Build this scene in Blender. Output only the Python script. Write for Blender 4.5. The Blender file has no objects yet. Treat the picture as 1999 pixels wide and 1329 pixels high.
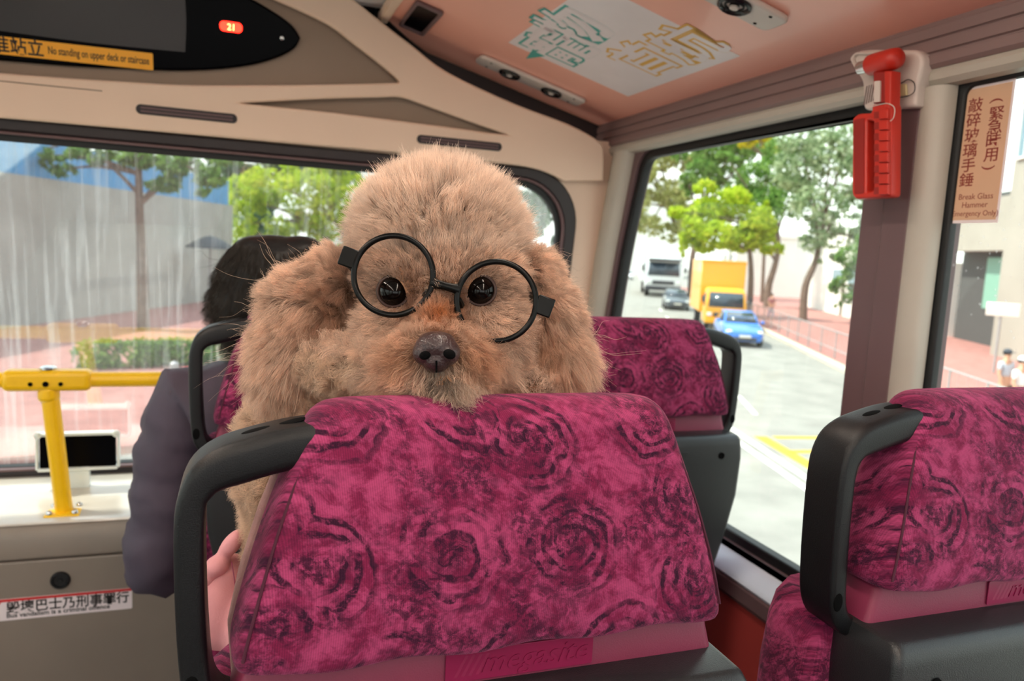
import bpy, bmesh, math, random
import numpy as np
from mathutils import Vector, Matrix, Euler
from mathutils.bvhtree import BVHTree

SC = bpy.context.scene
COL = SC.collection
random.seed(7)
RNG = np.random.default_rng(11)

# ------------------------------------------------------------------ camera
# bus frame: x to the right, y towards the front of the bus, z up, upper-deck floor at z = 0
FPX, CXP, CYP = 1480.0, 999.5, 664.5
CAMZ = 1.27
_F = np.array([-530.0, -204.0, FPX]); _F /= np.linalg.norm(_F)
_L = np.array([4130.0, 50.0, FPX]); _L -= _F * (_L @ _F); _L /= np.linalg.norm(_L)
_D = np.cross(_F, _L)
camd = bpy.data.cameras.new('camera')
camd.sensor_width = 36.0
camd.lens = FPX * 36.0 / 1999.0
camd.clip_start, camd.clip_end = 0.02, 800
cam = bpy.data.objects.new('camera', camd)
COL.objects.link(cam)
cam.matrix_world = Matrix(((_L[0], -_L[1], -_L[2], 0), (_F[0], -_F[1], -_F[2], 0), (-_D[0], _D[1], _D[2], CAMZ), (0, 0, 0, 1)))
camd.dof.use_dof = True
camd.dof.focus_distance = 0.69
camd.dof.aperture_fstop = 7.5
SC.camera = cam

# ------------------------------------------------------------------ light and exposure
SC.view_settings.view_transform = 'Standard'
SC.view_settings.look = 'None'
SC.view_settings.gamma = 1.0
SC.view_settings.use_curve_mapping = False
SC.view_settings.exposure = 0.6
wd = bpy.data.worlds.new('sky'); SC.world = wd; wd.use_nodes = True
_wn = wd.node_tree.nodes; _wl = wd.node_tree.links
_bg = _wn['Background']
_tc = _wn.new('ShaderNodeTexCoord'); _sx = _wn.new('ShaderNodeSeparateXYZ'); _wr = _wn.new('ShaderNodeValToRGB')
_wl.new(_tc.outputs['Generated'], _sx.inputs[0]); _wl.new(_sx.outputs['Z'], _wr.inputs['Fac']); _wl.new(_wr.outputs['Color'], _bg.inputs['Color'])
_wr.color_ramp.elements[0].position = 0.0; _wr.color_ramp.elements[0].color = (0.98, 1.0, 0.97, 1)
_wr.color_ramp.elements[1].position = 0.8; _wr.color_ramp.elements[1].color = (0.72, 0.86, 1.0, 1)
_bg.inputs['Strength'].default_value = 1.75
sund = bpy.data.lights.new('sun', 'SUN'); sund.energy = 4.6; sund.angle = math.radians(1.5); sund.color = (1.0, 0.95, 0.86)
sun = bpy.data.objects.new('sun', sund); COL.objects.link(sun)
sun.rotation_euler = Vector((0.50, -0.22, -0.84)).to_track_quat('-Z', 'Y').to_euler()
SC.cycles.max_bounces = 7; SC.cycles.diffuse_bounces = 4; SC.cycles.glossy_bounces = 3
SC.cycles.transmission_bounces = 4; SC.cycles.transparent_max_bounces = 10
SC.cycles.caustics_reflective = False; SC.cycles.caustics_refractive = False
SC.cycles.sample_clamp_indirect = 6.0

# ------------------------------------------------------------------ measuring helpers
def ray(px, py):
    c = np.array([(px - CXP) / FPX, (py - CYP) / FPX, 1.0])
    return np.array([c @ _L, c @ _F, -(c @ _D)])
_O = np.array([0, 0, CAMZ])
def aty(px, py, y): r = ray(px, py); return _O + r * (y / r[1])
def atx(px, py, x): r = ray(px, py); return _O + r * (x / r[0])
def atz(px, py, z): r = ray(px, py); return _O + r * ((z - CAMZ) / r[2])
def atd(px, py, d): return _O + ray(px, py) * d
def atplane(px, py, p0, n):
    r = ray(px, py); p0 = np.array(p0); n = np.array(n)
    return _O + r * (((p0 - _O) @ n) / (r @ n))

# ------------------------------------------------------------------ materials
def lin(c):
    if isinstance(c, (int, float)): c = (c, c, c)
    o = []
    for x in c[:3]:
        x = x / 255.0
        o.append(x / 12.92 if x <= 0.04045 else ((x + 0.055) / 1.055) ** 2.4)
    return (o[0], o[1], o[2], 1.0)

def new_mat(name):
    m = bpy.data.materials.new(name); m.use_nodes = True
    return m, m.node_tree.nodes, m.node_tree.links, m.node_tree.nodes['Principled BSDF']

def mat(name, col, rough=0.5, metal=0.0, var=0.06, vscale=12.0, bump=0.0, bscale=200.0, spec=0.5, emit=None, estr=0.0, coat=0.0, sheen=0.0):
    m, n, l, b = new_mat(name)
    c = lin(col)
    b.inputs['Roughness'].default_value = rough
    b.inputs['Metallic'].default_value = metal
    b.inputs['Specular IOR Level'].default_value = spec
    b.inputs['Coat Weight'].default_value = coat
    b.inputs['Sheen Weight'].default_value = sheen
    tc = n.new('ShaderNodeTexCoord')
    if var > 0:
        nz = n.new('ShaderNodeTexNoise'); nz.inputs['Scale'].default_value = vscale; nz.inputs['Detail'].default_value = 4
        l.new(tc.outputs['Object'], nz.inputs['Vector'])
        r = n.new('ShaderNodeValToRGB')
        r.color_ramp.elements[0].position = 0.3; r.color_ramp.elements[1].position = 0.7
        r.color_ramp.elements[0].color = tuple(x * (1 - var) for x in c[:3]) + (1,)
        r.color_ramp.elements[1].color = tuple(min(1, x * (1 + var)) for x in c[:3]) + (1,)
        l.new(nz.outputs['Fac'], r.inputs['Fac']); l.new(r.outputs['Color'], b.inputs['Base Color'])
    else:
        b.inputs['Base Color'].default_value = c
    if bump > 0:
        n2 = n.new('ShaderNodeTexNoise'); n2.inputs['Scale'].default_value = bscale; n2.inputs['Detail'].default_value = 3
        l.new(tc.outputs['Object'], n2.inputs['Vector'])
        bp = n.new('ShaderNodeBump'); bp.inputs['Strength'].default_value = bump; bp.inputs['Distance'].default_value = 0.002
        l.new(n2.outputs['Fac'], bp.inputs['Height']); l.new(bp.outputs['Normal'], b.inputs['Normal'])
    if emit is not None:
        b.inputs['Emission Color'].default_value = lin(emit); b.inputs['Emission Strength'].default_value = estr
    return m

def math_node(n, l, op, a, b=None, clamp=False):
    k = n.new('ShaderNodeMath'); k.operation = op; k.use_clamp = clamp
    for i, x in enumerate((a, b)):
        if x is None: continue
        if isinstance(x, (int, float)): k.inputs[i].default_value = x
        else: l.new(x, k.inputs[i])
    return k.outputs[0]

def ramp_node(n, l, fac, stops):
    r = n.new('ShaderNodeValToRGB')
    e = r.color_ramp.elements
    while len(e) < len(stops): e.new(0.5)
    for k, (p, c) in enumerate(stops):
        e[k].position = p
        e[k].color = (c, c, c, 1) if isinstance(c, (int, float)) else c
    l.new(fac, r.inputs['Fac'])
    return r.outputs['Color']

def mix_node(n, l, fac, a, b, blend='MIX'):
    k = n.new('ShaderNodeMix'); k.data_type = 'RGBA'; k.blend_type = blend
    for s, x in ((0, fac), (6, a), (7, b)):
        if isinstance(x, (int, float)): k.inputs[s].default_value = x
        elif isinstance(x, tuple): k.inputs[s].default_value = x
        else: l.new(x, k.inputs[s])
    return k.outputs[2]

def fabric_mat():
    m, n, l, b = new_mat('moquette')
    tc = n.new('ShaderNodeTexCoord'); sp = n.new('ShaderNodeSeparateXYZ'); l.new(tc.outputs['Object'], sp.inputs[0])
    xx = math_node(n, l, 'ADD', sp.outputs['X'], math_node(n, l, 'MULTIPLY', sp.outputs['Y'], 0.8))
    zz = math_node(n, l, 'ADD', sp.outputs['Z'], math_node(n, l, 'MULTIPLY', sp.outputs['Y'], 0.35))
    cb = n.new('ShaderNodeCombineXYZ'); l.new(xx, cb.inputs[0]); l.new(zz, cb.inputs[1])
    def noise(scale, detail, rough=0.6, dist=0.0, off=0.0):
        k = n.new('ShaderNodeTexNoise'); k.noise_dimensions = '3D'
        k.inputs['Scale'].default_value = scale; k.inputs['Detail'].default_value = detail
        k.inputs['Roughness'].default_value = rough; k.inputs['Distortion'].default_value = dist
        mp = n.new('ShaderNodeMapping'); mp.inputs['Location'].default_value = (off, off * 0.7, off * 1.3)
        l.new(cb.outputs[0], mp.inputs['Vector']); l.new(mp.outputs[0], k.inputs['Vector'])
        return k
    nd = noise(30, 3, 0.6)
    va = n.new('ShaderNodeVectorMath'); va.operation = 'SUBTRACT'; l.new(nd.outputs['Color'], va.inputs[0]); va.inputs[1].default_value = (0.5, 0.5, 0.5)
    vs = n.new('ShaderNodeVectorMath'); vs.operation = 'SCALE'; l.new(va.outputs[0], vs.inputs[0]); vs.inputs['Scale'].default_value = 0.016
    vd = n.new('ShaderNodeVectorMath'); vd.operation = 'ADD'; l.new(cb.outputs[0], vd.inputs[0]); l.new(vs.outputs[0], vd.inputs[1])
    vo = n.new('ShaderNodeTexVoronoi'); vo.voronoi_dimensions = '2D'; vo.feature = 'F1'; vo.inputs['Scale'].default_value = 11.0; vo.inputs['Randomness'].default_value = 0.85
    l.new(vd.outputs[0], vo.inputs['Vector'])
    df = n.new('ShaderNodeVectorMath'); df.operation = 'SUBTRACT'; l.new(vd.outputs[0], df.inputs[0]); l.new(vo.outputs['Position'], df.inputs[1])
    sd = n.new('ShaderNodeSeparateXYZ'); l.new(df.outputs[0], sd.inputs[0])
    ang = math_node(n, l, 'ARCTAN2', sd.outputs['Y'], sd.outputs['X'])
    nl = noise(34, 2, 0.5, 0, 3.1)
    ph = math_node(n, l, 'ADD', math_node(n, l, 'MULTIPLY', vo.outputs['Distance'], 46.0), math_node(n, l, 'ADD', ang, math_node(n, l, 'MULTIPLY', nl.outputs['Fac'], 9.0)))
    ring = math_node(n, l, 'ADD', math_node(n, l, 'MULTIPLY', math_node(n, l, 'SINE', ph), 0.5), 0.5)
    rings = ramp_node(n, l, ring, [(0.38, 0.0), (0.75, 1.0)])
    rag = noise(110, 8, 0.8, 0.5, 1.7)
    big = noise(17, 4, 0.6, 0.8, 5.3)
    arcm = noise(26, 3, 0.6, 0.5, 7.9)
    ragm = ramp_node(n, l, rag.outputs['Fac'], [(0.43, 0.0), (0.55, 1.0)])
    bigm = ramp_node(n, l, big.outputs['Fac'], [(0.40, 0.0), (0.58, 1.0)])
    arcg = ramp_node(n, l, arcm.outputs['Fac'], [(0.37, 0.0), (0.52, 1.0)])
    rag2 = ramp_node(n, l, rag.outputs['Fac'], [(0.34, 0.0), (0.52, 1.0)])
    inrose = ramp_node(n, l, vo.outputs['Distance'], [(0.46, 1.0), (0.60, 0.1)])
    core = ramp_node(n, l, vo.outputs['Distance'], [(0.12, 1.0), (0.24, 0.0)])
    dk = math_node(n, l, 'MULTIPLY', math_node(n, l, 'MULTIPLY', rings, inrose), math_node(n, l, 'MULTIPLY', arcg, rag2))
    dk2 = math_node(n, l, 'MULTIPLY', math_node(n, l, 'MULTIPLY', ragm, bigm), 0.85)
    dk3 = math_node(n, l, 'MULTIPLY', math_node(n, l, 'MULTIPLY', core, ragm), 0.9)
    dark = math_node(n, l, 'MAXIMUM', math_node(n, l, 'MAXIMUM', dk, dk2), dk3, True)
    cr = noise(38, 7, 0.75, 0.4, 8.8)
    crm = ramp_node(n, l, cr.outputs['Fac'], [(0.44, 0.0), (0.58, 1.0)])
    base = mix_node(n, l, crm, lin(FAB_PINK), lin(FAB_RED))
    colr = mix_node(n, l, dark, base, lin(FAB_DARK))
    # twill weave
    wa = math_node(n, l, 'SINE', math_node(n, l, 'MULTIPLY', math_node(n, l, 'ADD', xx, math_node(n, l, 'MULTIPLY', zz, 1.0)), 2600.0))
    wb = math_node(n, l, 'SINE', math_node(n, l, 'MULTIPLY', math_node(n, l, 'SUBTRACT', zz, math_node(n, l, 'MULTIPLY', xx, 0.35)), 3000.0))
    ww = math_node(n, l, 'MULTIPLY', wa, wb)
    wf = math_node(n, l, 'ADD', math_node(n, l, 'MULTIPLY', ww, 0.26), 1.0)
    cw = n.new('ShaderNodeVectorMath'); cw.operation = 'SCALE'; l.new(colr, cw.inputs[0]); l.new(wf, cw.inputs['Scale'])
    l.new(cw.outputs[0], b.inputs['Base Color'])
    bp = n.new('ShaderNodeBump'); bp.inputs['Strength'].default_value = 0.35; bp.inputs['Distance'].default_value = 0.0008
    l.new(ww, bp.inputs['Height']); l.new(bp.outputs['Normal'], b.inputs['Normal'])
    b.inputs['Roughness'].default_value = 0.85; b.inputs['Specular IOR Level'].default_value = 0.2
    b.inputs['Sheen Weight'].default_value = 0.25; b.inputs['Sheen Roughness'].default_value = 0.4; b.inputs['Sheen Tint'].default_value = lin((255, 170, 205))
    return m

def glass_mat(name, tint, refl, streak_veil=0.0, drops=0.0):
    m = bpy.data.materials.new(name); m.use_nodes = True
    n, l = m.node_tree.nodes, m.node_tree.links
    n.remove(n['Principled BSDF']); out = n['Material Output']
    tr = n.new('ShaderNodeBsdfTransparent'); tr.inputs['Color'].default_value = tuple(tint) + (1,)
    gl = n.new('ShaderNodeBsdfGlossy'); gl.inputs['Roughness'].default_value = 0.02; gl.inputs['Color'].default_value = (1, 1, 1, 1)
    fr = n.new('ShaderNodeFresnel'); fr.inputs['IOR'].default_value = 1.5
    fa = math_node(n, l, 'MINIMUM', math_node(n, l, 'MULTIPLY', fr.outputs[0], refl, True), 0.20 if refl > 1 else 0.6)
    mx = n.new('ShaderNodeMixShader'); l.new(fa, mx.inputs[0]); l.new(tr.outputs[0], mx.inputs[1]); l.new(gl.outputs[0], mx.inputs[2])
    last = mx.outputs[0]
    if streak_veil > 0 or drops > 0:
        tc = n.new('ShaderNodeTexCoord')
        df = n.new('ShaderNodeBsdfTranslucent'); df.inputs['Color'].default_value = (0.85, 0.87, 0.86, 1)
        d2 = n.new('ShaderNodeBsdfDiffuse'); d2.inputs['Color'].default_value = (0.8, 0.82, 0.8, 1)
        dm = n.new('ShaderNodeMixShader'); dm.inputs[0].default_value = 0.4; l.new(df.outputs[0], dm.inputs[1]); l.new(d2.outputs[0], dm.inputs[2])
        mp = n.new('ShaderNodeMapping'); mp.inputs['Scale'].default_value = (38.0, 1.0, 1.6); l.new(tc.outputs['Object'], mp.inputs['Vector'])
        nz = n.new('ShaderNodeTexNoise'); nz.inputs['Scale'].default_value = 1.3; nz.inputs['Detail'].default_value = 6; nz.inputs['Roughness'].default_value = 0.65; nz.inputs['Distortion'].default_value = 0.35
        l.new(mp.outputs[0], nz.inputs['Vector'])
        mp2 = n.new('ShaderNodeMapping'); mp2.inputs['Scale'].default_value = (3.0, 1.0, 1.5); l.new(tc.outputs['Object'], mp2.inputs['Vector'])
        nz2 = n.new('ShaderNodeTexNoise'); nz2.inputs['Scale'].default_value = 1.5; nz2.inputs['Detail'].default_value = 3; l.new(mp2.outputs[0], nz2.inputs['Vector'])
        sf = ramp_node(n, l, nz.outputs['Fac'], [(0.50, 0.12), (0.72, 1.0)])
        sm = ramp_node(n, l, nz2.outputs['Fac'], [(0.35, 0.25), (0.65, 1.0)])
        fac = math_node(n, l, 'MULTIPLY', math_node(n, l, 'MULTIPLY', sf, sm), streak_veil, True)  # water streaks, plus a white veil put in for bright outdoor haze
        if drops > 0:
            vo = n.new('ShaderNodeTexVoronoi'); vo.inputs['Scale'].default_value = 60.0; l.new(tc.outputs['Object'], vo.inputs['Vector'])
            dr = ramp_node(n, l, vo.outputs['Distance'], [(0.10, 1.0), (0.17, 0.0)])
            gate = ramp_node(n, l, nz2.outputs['Fac'], [(0.50, 0.0), (0.60, 1.0)])
            fac = math_node(n, l, 'MAXIMUM', fac, math_node(n, l, 'MULTIPLY', math_node(n, l, 'MULTIPLY', dr, gate), drops), True)
        m2 = n.new('ShaderNodeMixShader'); l.new(fac, m2.inputs[0]); l.new(last, m2.inputs[1]); l.new(dm.outputs[0], m2.inputs[2])
        last = m2.outputs[0]
    l.new(last, out.inputs['Surface'])
    return m

FAB_PINK, FAB_RED, FAB_DARK = (166, 62, 106), (118, 26, 66), (48, 12, 38)
MT = {}
MT['fabric'] = fabric_mat()
MT['piping'] = mat('seat_piping', (70, 14, 40), 0.8)
MT['greyfab'] = mat('grey_pink_fabric', (196, 150, 146), 0.9, var=0.12, vscale=60, bump=0.5, bscale=900)
MT['pinkplast'] = mat('pink_plastic', (128, 40, 70), 0.5, var=0.05, bump=0.15, bscale=700)
MT['badge'] = mat('badge_plastic', (140, 26, 72), 0.35, var=0.04)
MT['shell'] = mat('seat_shell', (34, 36, 38), 0.32, var=0.08, bump=0.25, bscale=900)
MT['handle'] = mat('handle_plastic', (13, 14, 17), 0.42, var=0.06, spec=0.4, bump=0.18, bscale=900)
MT['void'] = mat('dark_hole', (6, 6, 7), 0.9, var=0.0, spec=0.1)
MT['beige'] = mat('beige_plastic', (234, 206, 184), 0.55, var=0.03, vscale=4)
MT['taupe'] = mat('taupe_tone', (146, 126, 110), 0.6, var=0.04, vscale=6)
MT['coral'] = mat('coral_panel', (252, 182, 162), 0.32, var=0.03, vscale=3, bump=0.05, bscale=600, coat=0.15)
MT['white'] = mat('white_plastic', (218, 216, 220), 0.5, var=0.03)
MT['darktrim'] = mat('dark_trim', (44, 36, 38), 0.5, var=0.05)
MT['mauve'] = mat('mauve_rail', (132, 108, 106), 0.5, var=0.04, vscale=5)
MT['mauvedk'] = mat('mauve_pillar', (106, 82, 84), 0.5, var=0.04, vscale=5)
MT['greytrim'] = mat('light_grey_trim', (184, 178, 166), 0.42, var=0.03)
MT['alu'] = mat('sky_tinted_aluminium', (226, 232, 244), 0.3, metal=0.1, var=0.03)  # sill metal with the sky's reflection put into its pale bluish colour
MT['gasket'] = mat('black_rubber', (14, 14, 16), 0.55, var=0.1)
MT['redwall'] = mat('red_wall_panel', (170, 62, 58), 0.5, var=0.06)
MT['dash'] = mat('grey_dash', (136, 124, 113), 0.40, var=0.05, vscale=8, bump=0.15, bscale=500)
MT['ledge'] = mat('pale_glossy_ledge', (206, 198, 186), 0.22, var=0.03, vscale=8, coat=0.8, spec=0.8)
MT['floor'] = mat('floor_vinyl', (92, 88, 86), 0.6, var=0.15, vscale=90)
MT['yellow'] = mat('yellow_powder_coat', (250, 196, 12), 0.32, var=0.04, bump=0.25, bscale=350)
MT['chrome'] = mat('steel', (205, 205, 205), 0.2, metal=1.0, var=0.03)
MT['black'] = mat('black_plastic', (18, 18, 21), 0.25, var=0.05)
MT['gloss'] = mat('black_gloss_panel', (5, 5, 8), 0.25, var=0.0, spec=0.05)
MT['screen'] = mat('dull_screen', (42, 38, 40), 0.35, var=0.05, vscale=5)
MT['clear'] = mat('clear_bracket', (226, 232, 230), 0.15, var=0.02)
MT['ink'] = mat('black_ink', (22, 16, 14), 0.6, var=0.0)
MT['led'] = mat('red_led', (255, 30, 20), 0.4, var=0.0, emit=(255, 26, 14), estr=9.0)
MT['amber'] = mat('amber_led', (255, 140, 60), 0.4, var=0.0, emit=(255, 120, 60), estr=14.0)
MT['lamp'] = mat('fill_lamp_diffuser', (250, 246, 238), 0.5, var=0.0, emit=(255, 240, 222), estr=23.0)  # glow of the added ceiling fill lamps
MT['yelstick'] = mat('yellow_sticker', (246, 172, 32), 0.4, var=0.03)
MT['whstick'] = mat('white_sticker', (238, 226, 228), 0.35, var=0.03)
MT['redink'] = mat('red_ink', (206, 44, 46), 0.5, var=0.02)
MT['teal'] = mat('teal_ink', (62, 166, 156), 0.5, var=0.02)
MT['orange'] = mat('orange_ink', (230, 176, 74), 0.5, var=0.02)
MT['brownink'] = mat('dark_red_ink', (132, 40, 28), 0.5, var=0.02)
MT['tan'] = mat('tan_sticker', (214, 174, 142), 0.5, var=0.03)
MT['hammer'] = mat('red_hammer_plastic', (196, 44, 30), 0.4, var=0.05)
MT['hammerdk'] = mat('dark_red_hammer_plastic', (150, 28, 22), 0.45, var=0.05)
MT['offwhite'] = mat('off_white_plastic', (212, 200, 192), 0.45, var=0.04)
MT['cream'] = mat('cream_tag', (222, 208, 160), 0.5, var=0.03)
MT['glass'] = glass_mat('window_glass', (0.93, 0.96, 0.93), 0.07, 0.06)  # weak white film added as a hazy veil over the view
MT['wglass'] = glass_mat('windscreen_glass', (0.95, 0.98, 0.96), 7.0, 0.36, 0.0)
MT['dglass'] = glass_mat('drop_marked_glass', (0.93, 0.96, 0.93), 0.07, 0.04, 0.5)

# ------------------------------------------------------------------ objects
def tag(o, label=None, cat=None, group=None, kind=None):
    if label: o['label'] = label
    if cat: o['category'] = cat
    if group: o['group'] = group
    if kind: o['kind'] = kind
    return o

def empty(name, loc=(0, 0, 0), rz=0.0, label=None, cat=None, group=None):
    o = bpy.data.objects.new(name, None); COL.objects.link(o)
    o.location = tuple(loc); o.rotation_euler = (0, 0, rz); o.empty_display_size = 0.05
    return tag(o, label, cat, group)

def link_mesh(name, me, mats, parent=None):
    o = bpy.data.objects.new(name, me); COL.objects.link(o)
    for m in (mats if isinstance(mats, (list, tuple)) else [mats]):
        me.materials.append(m)
    if parent is not None: o.parent = parent
    return o

def off_of(parent):
    p = parent
    while p is not None and p.parent is not None: p = p.parent
    return p

class MB:
    def __init__(s): s.v = []; s.f = []; s.mi = []
    def add(s, verts, faces, mi=0):
        b = len(s.v)
        s.v += [tuple(map(float, p)) for p in verts]
        s.f += [tuple(i + b for i in f) for f in faces]
        s.mi += [mi] * len(faces)
        return s
    def box(s, c, size, R=None, mi=0):
        hx, hy, hz = (x / 2 for x in size)
        vs = [Vector((x, y, z)) for x in (-hx, hx) for y in (-hy, hy) for z in (-hz, hz)]
        if R is not None: vs = [R @ v for v in vs]
        vs = [v + Vector(c) for v in vs]
        return s.add(vs, [(0, 1, 3, 2), (4, 6, 7, 5), (0, 4, 5, 1), (2, 3, 7, 6), (0, 2, 6, 4), (1, 5, 7, 3)], mi)
    def loft(s, rings, cap=True, closed=True, mi=0, cyc=False):
        n = len(rings[0]); vs = [p for r in rings for p in r]; fs = []
        m = len(rings)
        for i in range(m if cyc else m - 1):
            a, b = i * n, ((i + 1) % m) * n
            for j in range(n if closed else n - 1):
                k = (j + 1) % n
                fs.append((a + j, a + k, b + k, b + j))
        if cap and not cyc and closed:
            fs.append(tuple(reversed(range(n)))); fs.append(tuple((m - 1) * n + j for j in range(n)))
        return s.add(vs, fs, mi)
    def tube(s, path, r, n=10, closed=False, mi=0, cap=True, up=None):
        P = [Vector(p) for p in path]; m = len(P)
        rr = r if isinstance(r, (list, tuple)) else [r] * m
        rings = []; prev = None
        for i in range(m):
            if closed: t = P[(i + 1) % m] - P[i - 1]
            else: t = P[min(i + 1, m - 1)] - P[max(i - 1, 0)]
            t.normalize()
            if prev is None:
                a = Vector(up) if up is not None else (Vector((0, 0, 1)) if abs(t.z) < 0.9 else Vector((1, 0, 0)))
                prev = (a - t * a.dot(t)).normalized()
            else:
                q = prev - t * prev.dot(t)
                if q.length > 1e-6: prev = q.normalized()
            bn = t.cross(prev)
            ra, rb = rr[i] if isinstance(rr[i], (tuple, list)) else (rr[i], rr[i])
            rings.append([P[i] + prev * (ra * math.cos(2 * math.pi * k / n)) + bn * (rb * math.sin(2 * math.pi * k / n)) for k in range(n)])
        return s.loft(rings, cap=cap, mi=mi, cyc=closed)
    def lathe(s, prof, c=(0, 0, 0), R=None, n=20, mi=0):
        rings = []
        for (r, z) in prof:
            ring = []
            for k in range(n):
                v = Vector((r * math.cos(2 * math.pi * k / n), r * math.sin(2 * math.pi * k / n), z))
                if R is not None: v = R @ v
                ring.append(v + Vector(c))
            rings.append(ring)
        return s.loft(rings, mi=mi)
    def ball(s, c, r, R=None, n=16, m=10, mi=0):
        if isinstance(r, (int, float)): r = (r, r, r)
        rings = []
        for i in range(m + 1):
            th = math.pi * (i if 0 < i < m else (0.02 if i == 0 else m - 0.02)) / m
            ring = []
            for k in range(n):
                v = Vector((r[0] * math.sin(th) * math.cos(2 * math.pi * k / n), r[1] * math.sin(th) * math.sin(2 * math.pi * k / n), -r[2] * math.cos(th)))
                if R is not None: v = R @ v
                ring.append(v + Vector(c))
            rings.append(ring)
        return s.loft(rings, mi=mi)
    def mesh(s, name, off=(0, 0, 0), smooth=True, ang=40):
        me = bpy.data.meshes.new(name)
        me.from_pydata([(v[0] - off[0], v[1] - off[1], v[2] - off[2]) for v in s.v], [], s.f)
        me.polygons.foreach_set('material_index', s.mi)
        bm = bmesh.new(); bm.from_mesh(me); bmesh.ops.recalc_face_normals(bm, faces=bm.faces); bm.to_mesh(me); bm.free()
        if smooth:
            me.shade_smooth(); me.set_sharp_from_angle(angle=math.radians(ang))
        me.update()
        return me
    def build(s, name, mats, parent=None, world=True, bevel=0.0, seg=2, sub=0, smooth=True, ang=40):
        r = off_of(parent)
        off = tuple(r.location) if (world and r is not None) else (0, 0, 0)
        o = link_mesh(name, s.mesh(name, off, smooth, ang), mats, parent)
        if bevel > 0:
            b = o.modifiers.new('bevel', 'BEVEL'); b.width = bevel; b.segments = seg; b.limit_method = 'ANGLE'; b.angle_limit = math.radians(30)
            b.harden_normals = False
        if sub > 0:
            u = o.modifiers.new('sub', 'SUBSURF'); u.levels = sub; u.render_levels = sub
        return o

def curve_mesh(cu):
    o = bpy.data.objects.new('tmp_curve', cu); COL.objects.link(o)
    bpy.context.view_layer.update()
    dg = bpy.context.evaluated_depsgraph_get()
    me = bpy.data.meshes.new_from_object(o.evaluated_get(dg))
    bpy.data.objects.remove(o); bpy.data.curves.remove(cu)
    me.materials.clear()
    return me

def frame(o, u, v):
    u = Vector(u).normalized(); v = Vector(v); v = (v - u * v.dot(u)).normalized(); w = u.cross(v)
    return Matrix(((u.x, v.x, w.x, o[0]), (u.y, v.y, w.y, o[1]), (u.z, v.z, w.z, o[2]), (0, 0, 0, 1)))

def plate(name, outlines, mats, t, M, parent=None, bevel=0.0, world=True, w0=0.0, seg=2):
    """flat outlines (first = outside, the rest = holes) given in metres, thickness t from w0 upward along the frame's normal"""
    cu = bpy.data.curves.new(name, 'CURVE'); cu.dimensions = '2D'; cu.fill_mode = 'BOTH'
    b = min(bevel, t * 0.45)
    cu.extrude = t / 2 - b; cu.bevel_depth = b; cu.bevel_resolution = seg; cu.offset = -b
    for pts in outlines:
        sp = cu.splines.new('POLY'); sp.points.add(len(pts) - 1)
        for k, p in enumerate(pts): sp.points[k].co = (p[0], p[1], 0, 1)
        sp.use_cyclic_u = True
    me = curve_mesh(cu)
    me.transform(M @ Matrix.Translation((0, 0, w0 + t / 2)))
    r = off_of(parent)
    if world and r is not None: me.transform(Matrix.Translation(-Vector(r.location)))
    me.shade_smooth(); me.set_sharp_from_angle(angle=math.radians(35))
    me.name = name
    return link_mesh(name, me, mats, parent)

def text_mesh(body, size, M, depth=0.0005, offset=0.0, sx=1.0, align='LEFT', shear=0.0, bold=0.0, world_off=None):
    cu = bpy.data.curves.new('txt', 'FONT'); cu.body = body; cu.size = size; cu.extrude = depth; cu.offset = offset + bold
    cu.align_x = align; cu.shear = shear; cu.resolution_u = 3
    me = curve_mesh(cu)
    me.transform(M @ Matrix.Diagonal((sx, 1, 1, 1)))
    if world_off is not None: me.transform(Matrix.Translation(-Vector(world_off)))
    return me

def text_obj(name, body, size, M, mats, parent=None, world=True, **k):
    r = off_of(parent)
    me = text_mesh(body, size, M, world_off=(tuple(r.location) if (world and r is not None) else None), **k)
    me.name = name
    return link_mesh(name, me, mats, parent)

def rrect(x0, y0, x1, y1, r, n=6):
    if isinstance(r, (int, float)): r = (r, r, r, r)
    pts = []
    for (cx, cy, a0, q) in ((x1 - r[0], y1 - r[0], 0, r[0]), (x0 + r[1], y1 - r[1], 90, r[1]), (x0 + r[2], y0 + r[2], 180, r[2]), (x1 - r[3], y0 + r[3], 270, r[3])):
        for k in range(n + 1):
            a = math.radians(a0 + 90 * k / n)
            pts.append((cx + q * math.cos(a), cy + q * math.sin(a)))
    return pts

def round_poly(pts, r, n=5):
    out = []; m = len(pts)
    for i in range(m):
        p = Vector(pts[i]); a = Vector(pts[i - 1]) - p; b = Vector(pts[(i + 1) % m]) - p
        q = r[i] if isinstance(r, (list, tuple)) else r
        q = min(q, a.length * 0.45, b.length * 0.45)
        if q <= 1e-5: out.append(tuple(p)); continue
        A = p + a.normalized() * q; B = p + b.normalized() * q
        for k in range(n + 1):
            t = k / n
            out.append(tuple(A * (1 - t) ** 2 + p * (2 * t * (1 - t)) + B * t * t))
    return out

def smooth_line(pts, k=6):
    P = [np.array(p, float) for p in pts]; out = []
    for i in range(len(P) - 1):
        p0 = P[max(i - 1, 0)]; p1 = P[i]; p2 = P[i + 1]; p3 = P[min(i + 2, len(P) - 1)]
        for j in range(k):
            t = j / k
            out.append(tuple(0.5 * ((2 * p1) + (p2 - p0) * t + (2 * p0 - 5 * p1 + 4 * p2 - p3) * t * t + (3 * p1 - p0 - 3 * p2 + p3) * t ** 3)))
    out.append(tuple(P[-1]))
    return out

def copy_tree(o, parent=None):
    c = o.copy(); COL.objects.link(c)
    if parent is not None: c.parent = parent
    for ch in list(o.children): copy_tree(ch, c)
    return c
# ================================================================== SETTING: the bus shell
def struct(o): o['kind'] = 'structure'; return o

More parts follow.
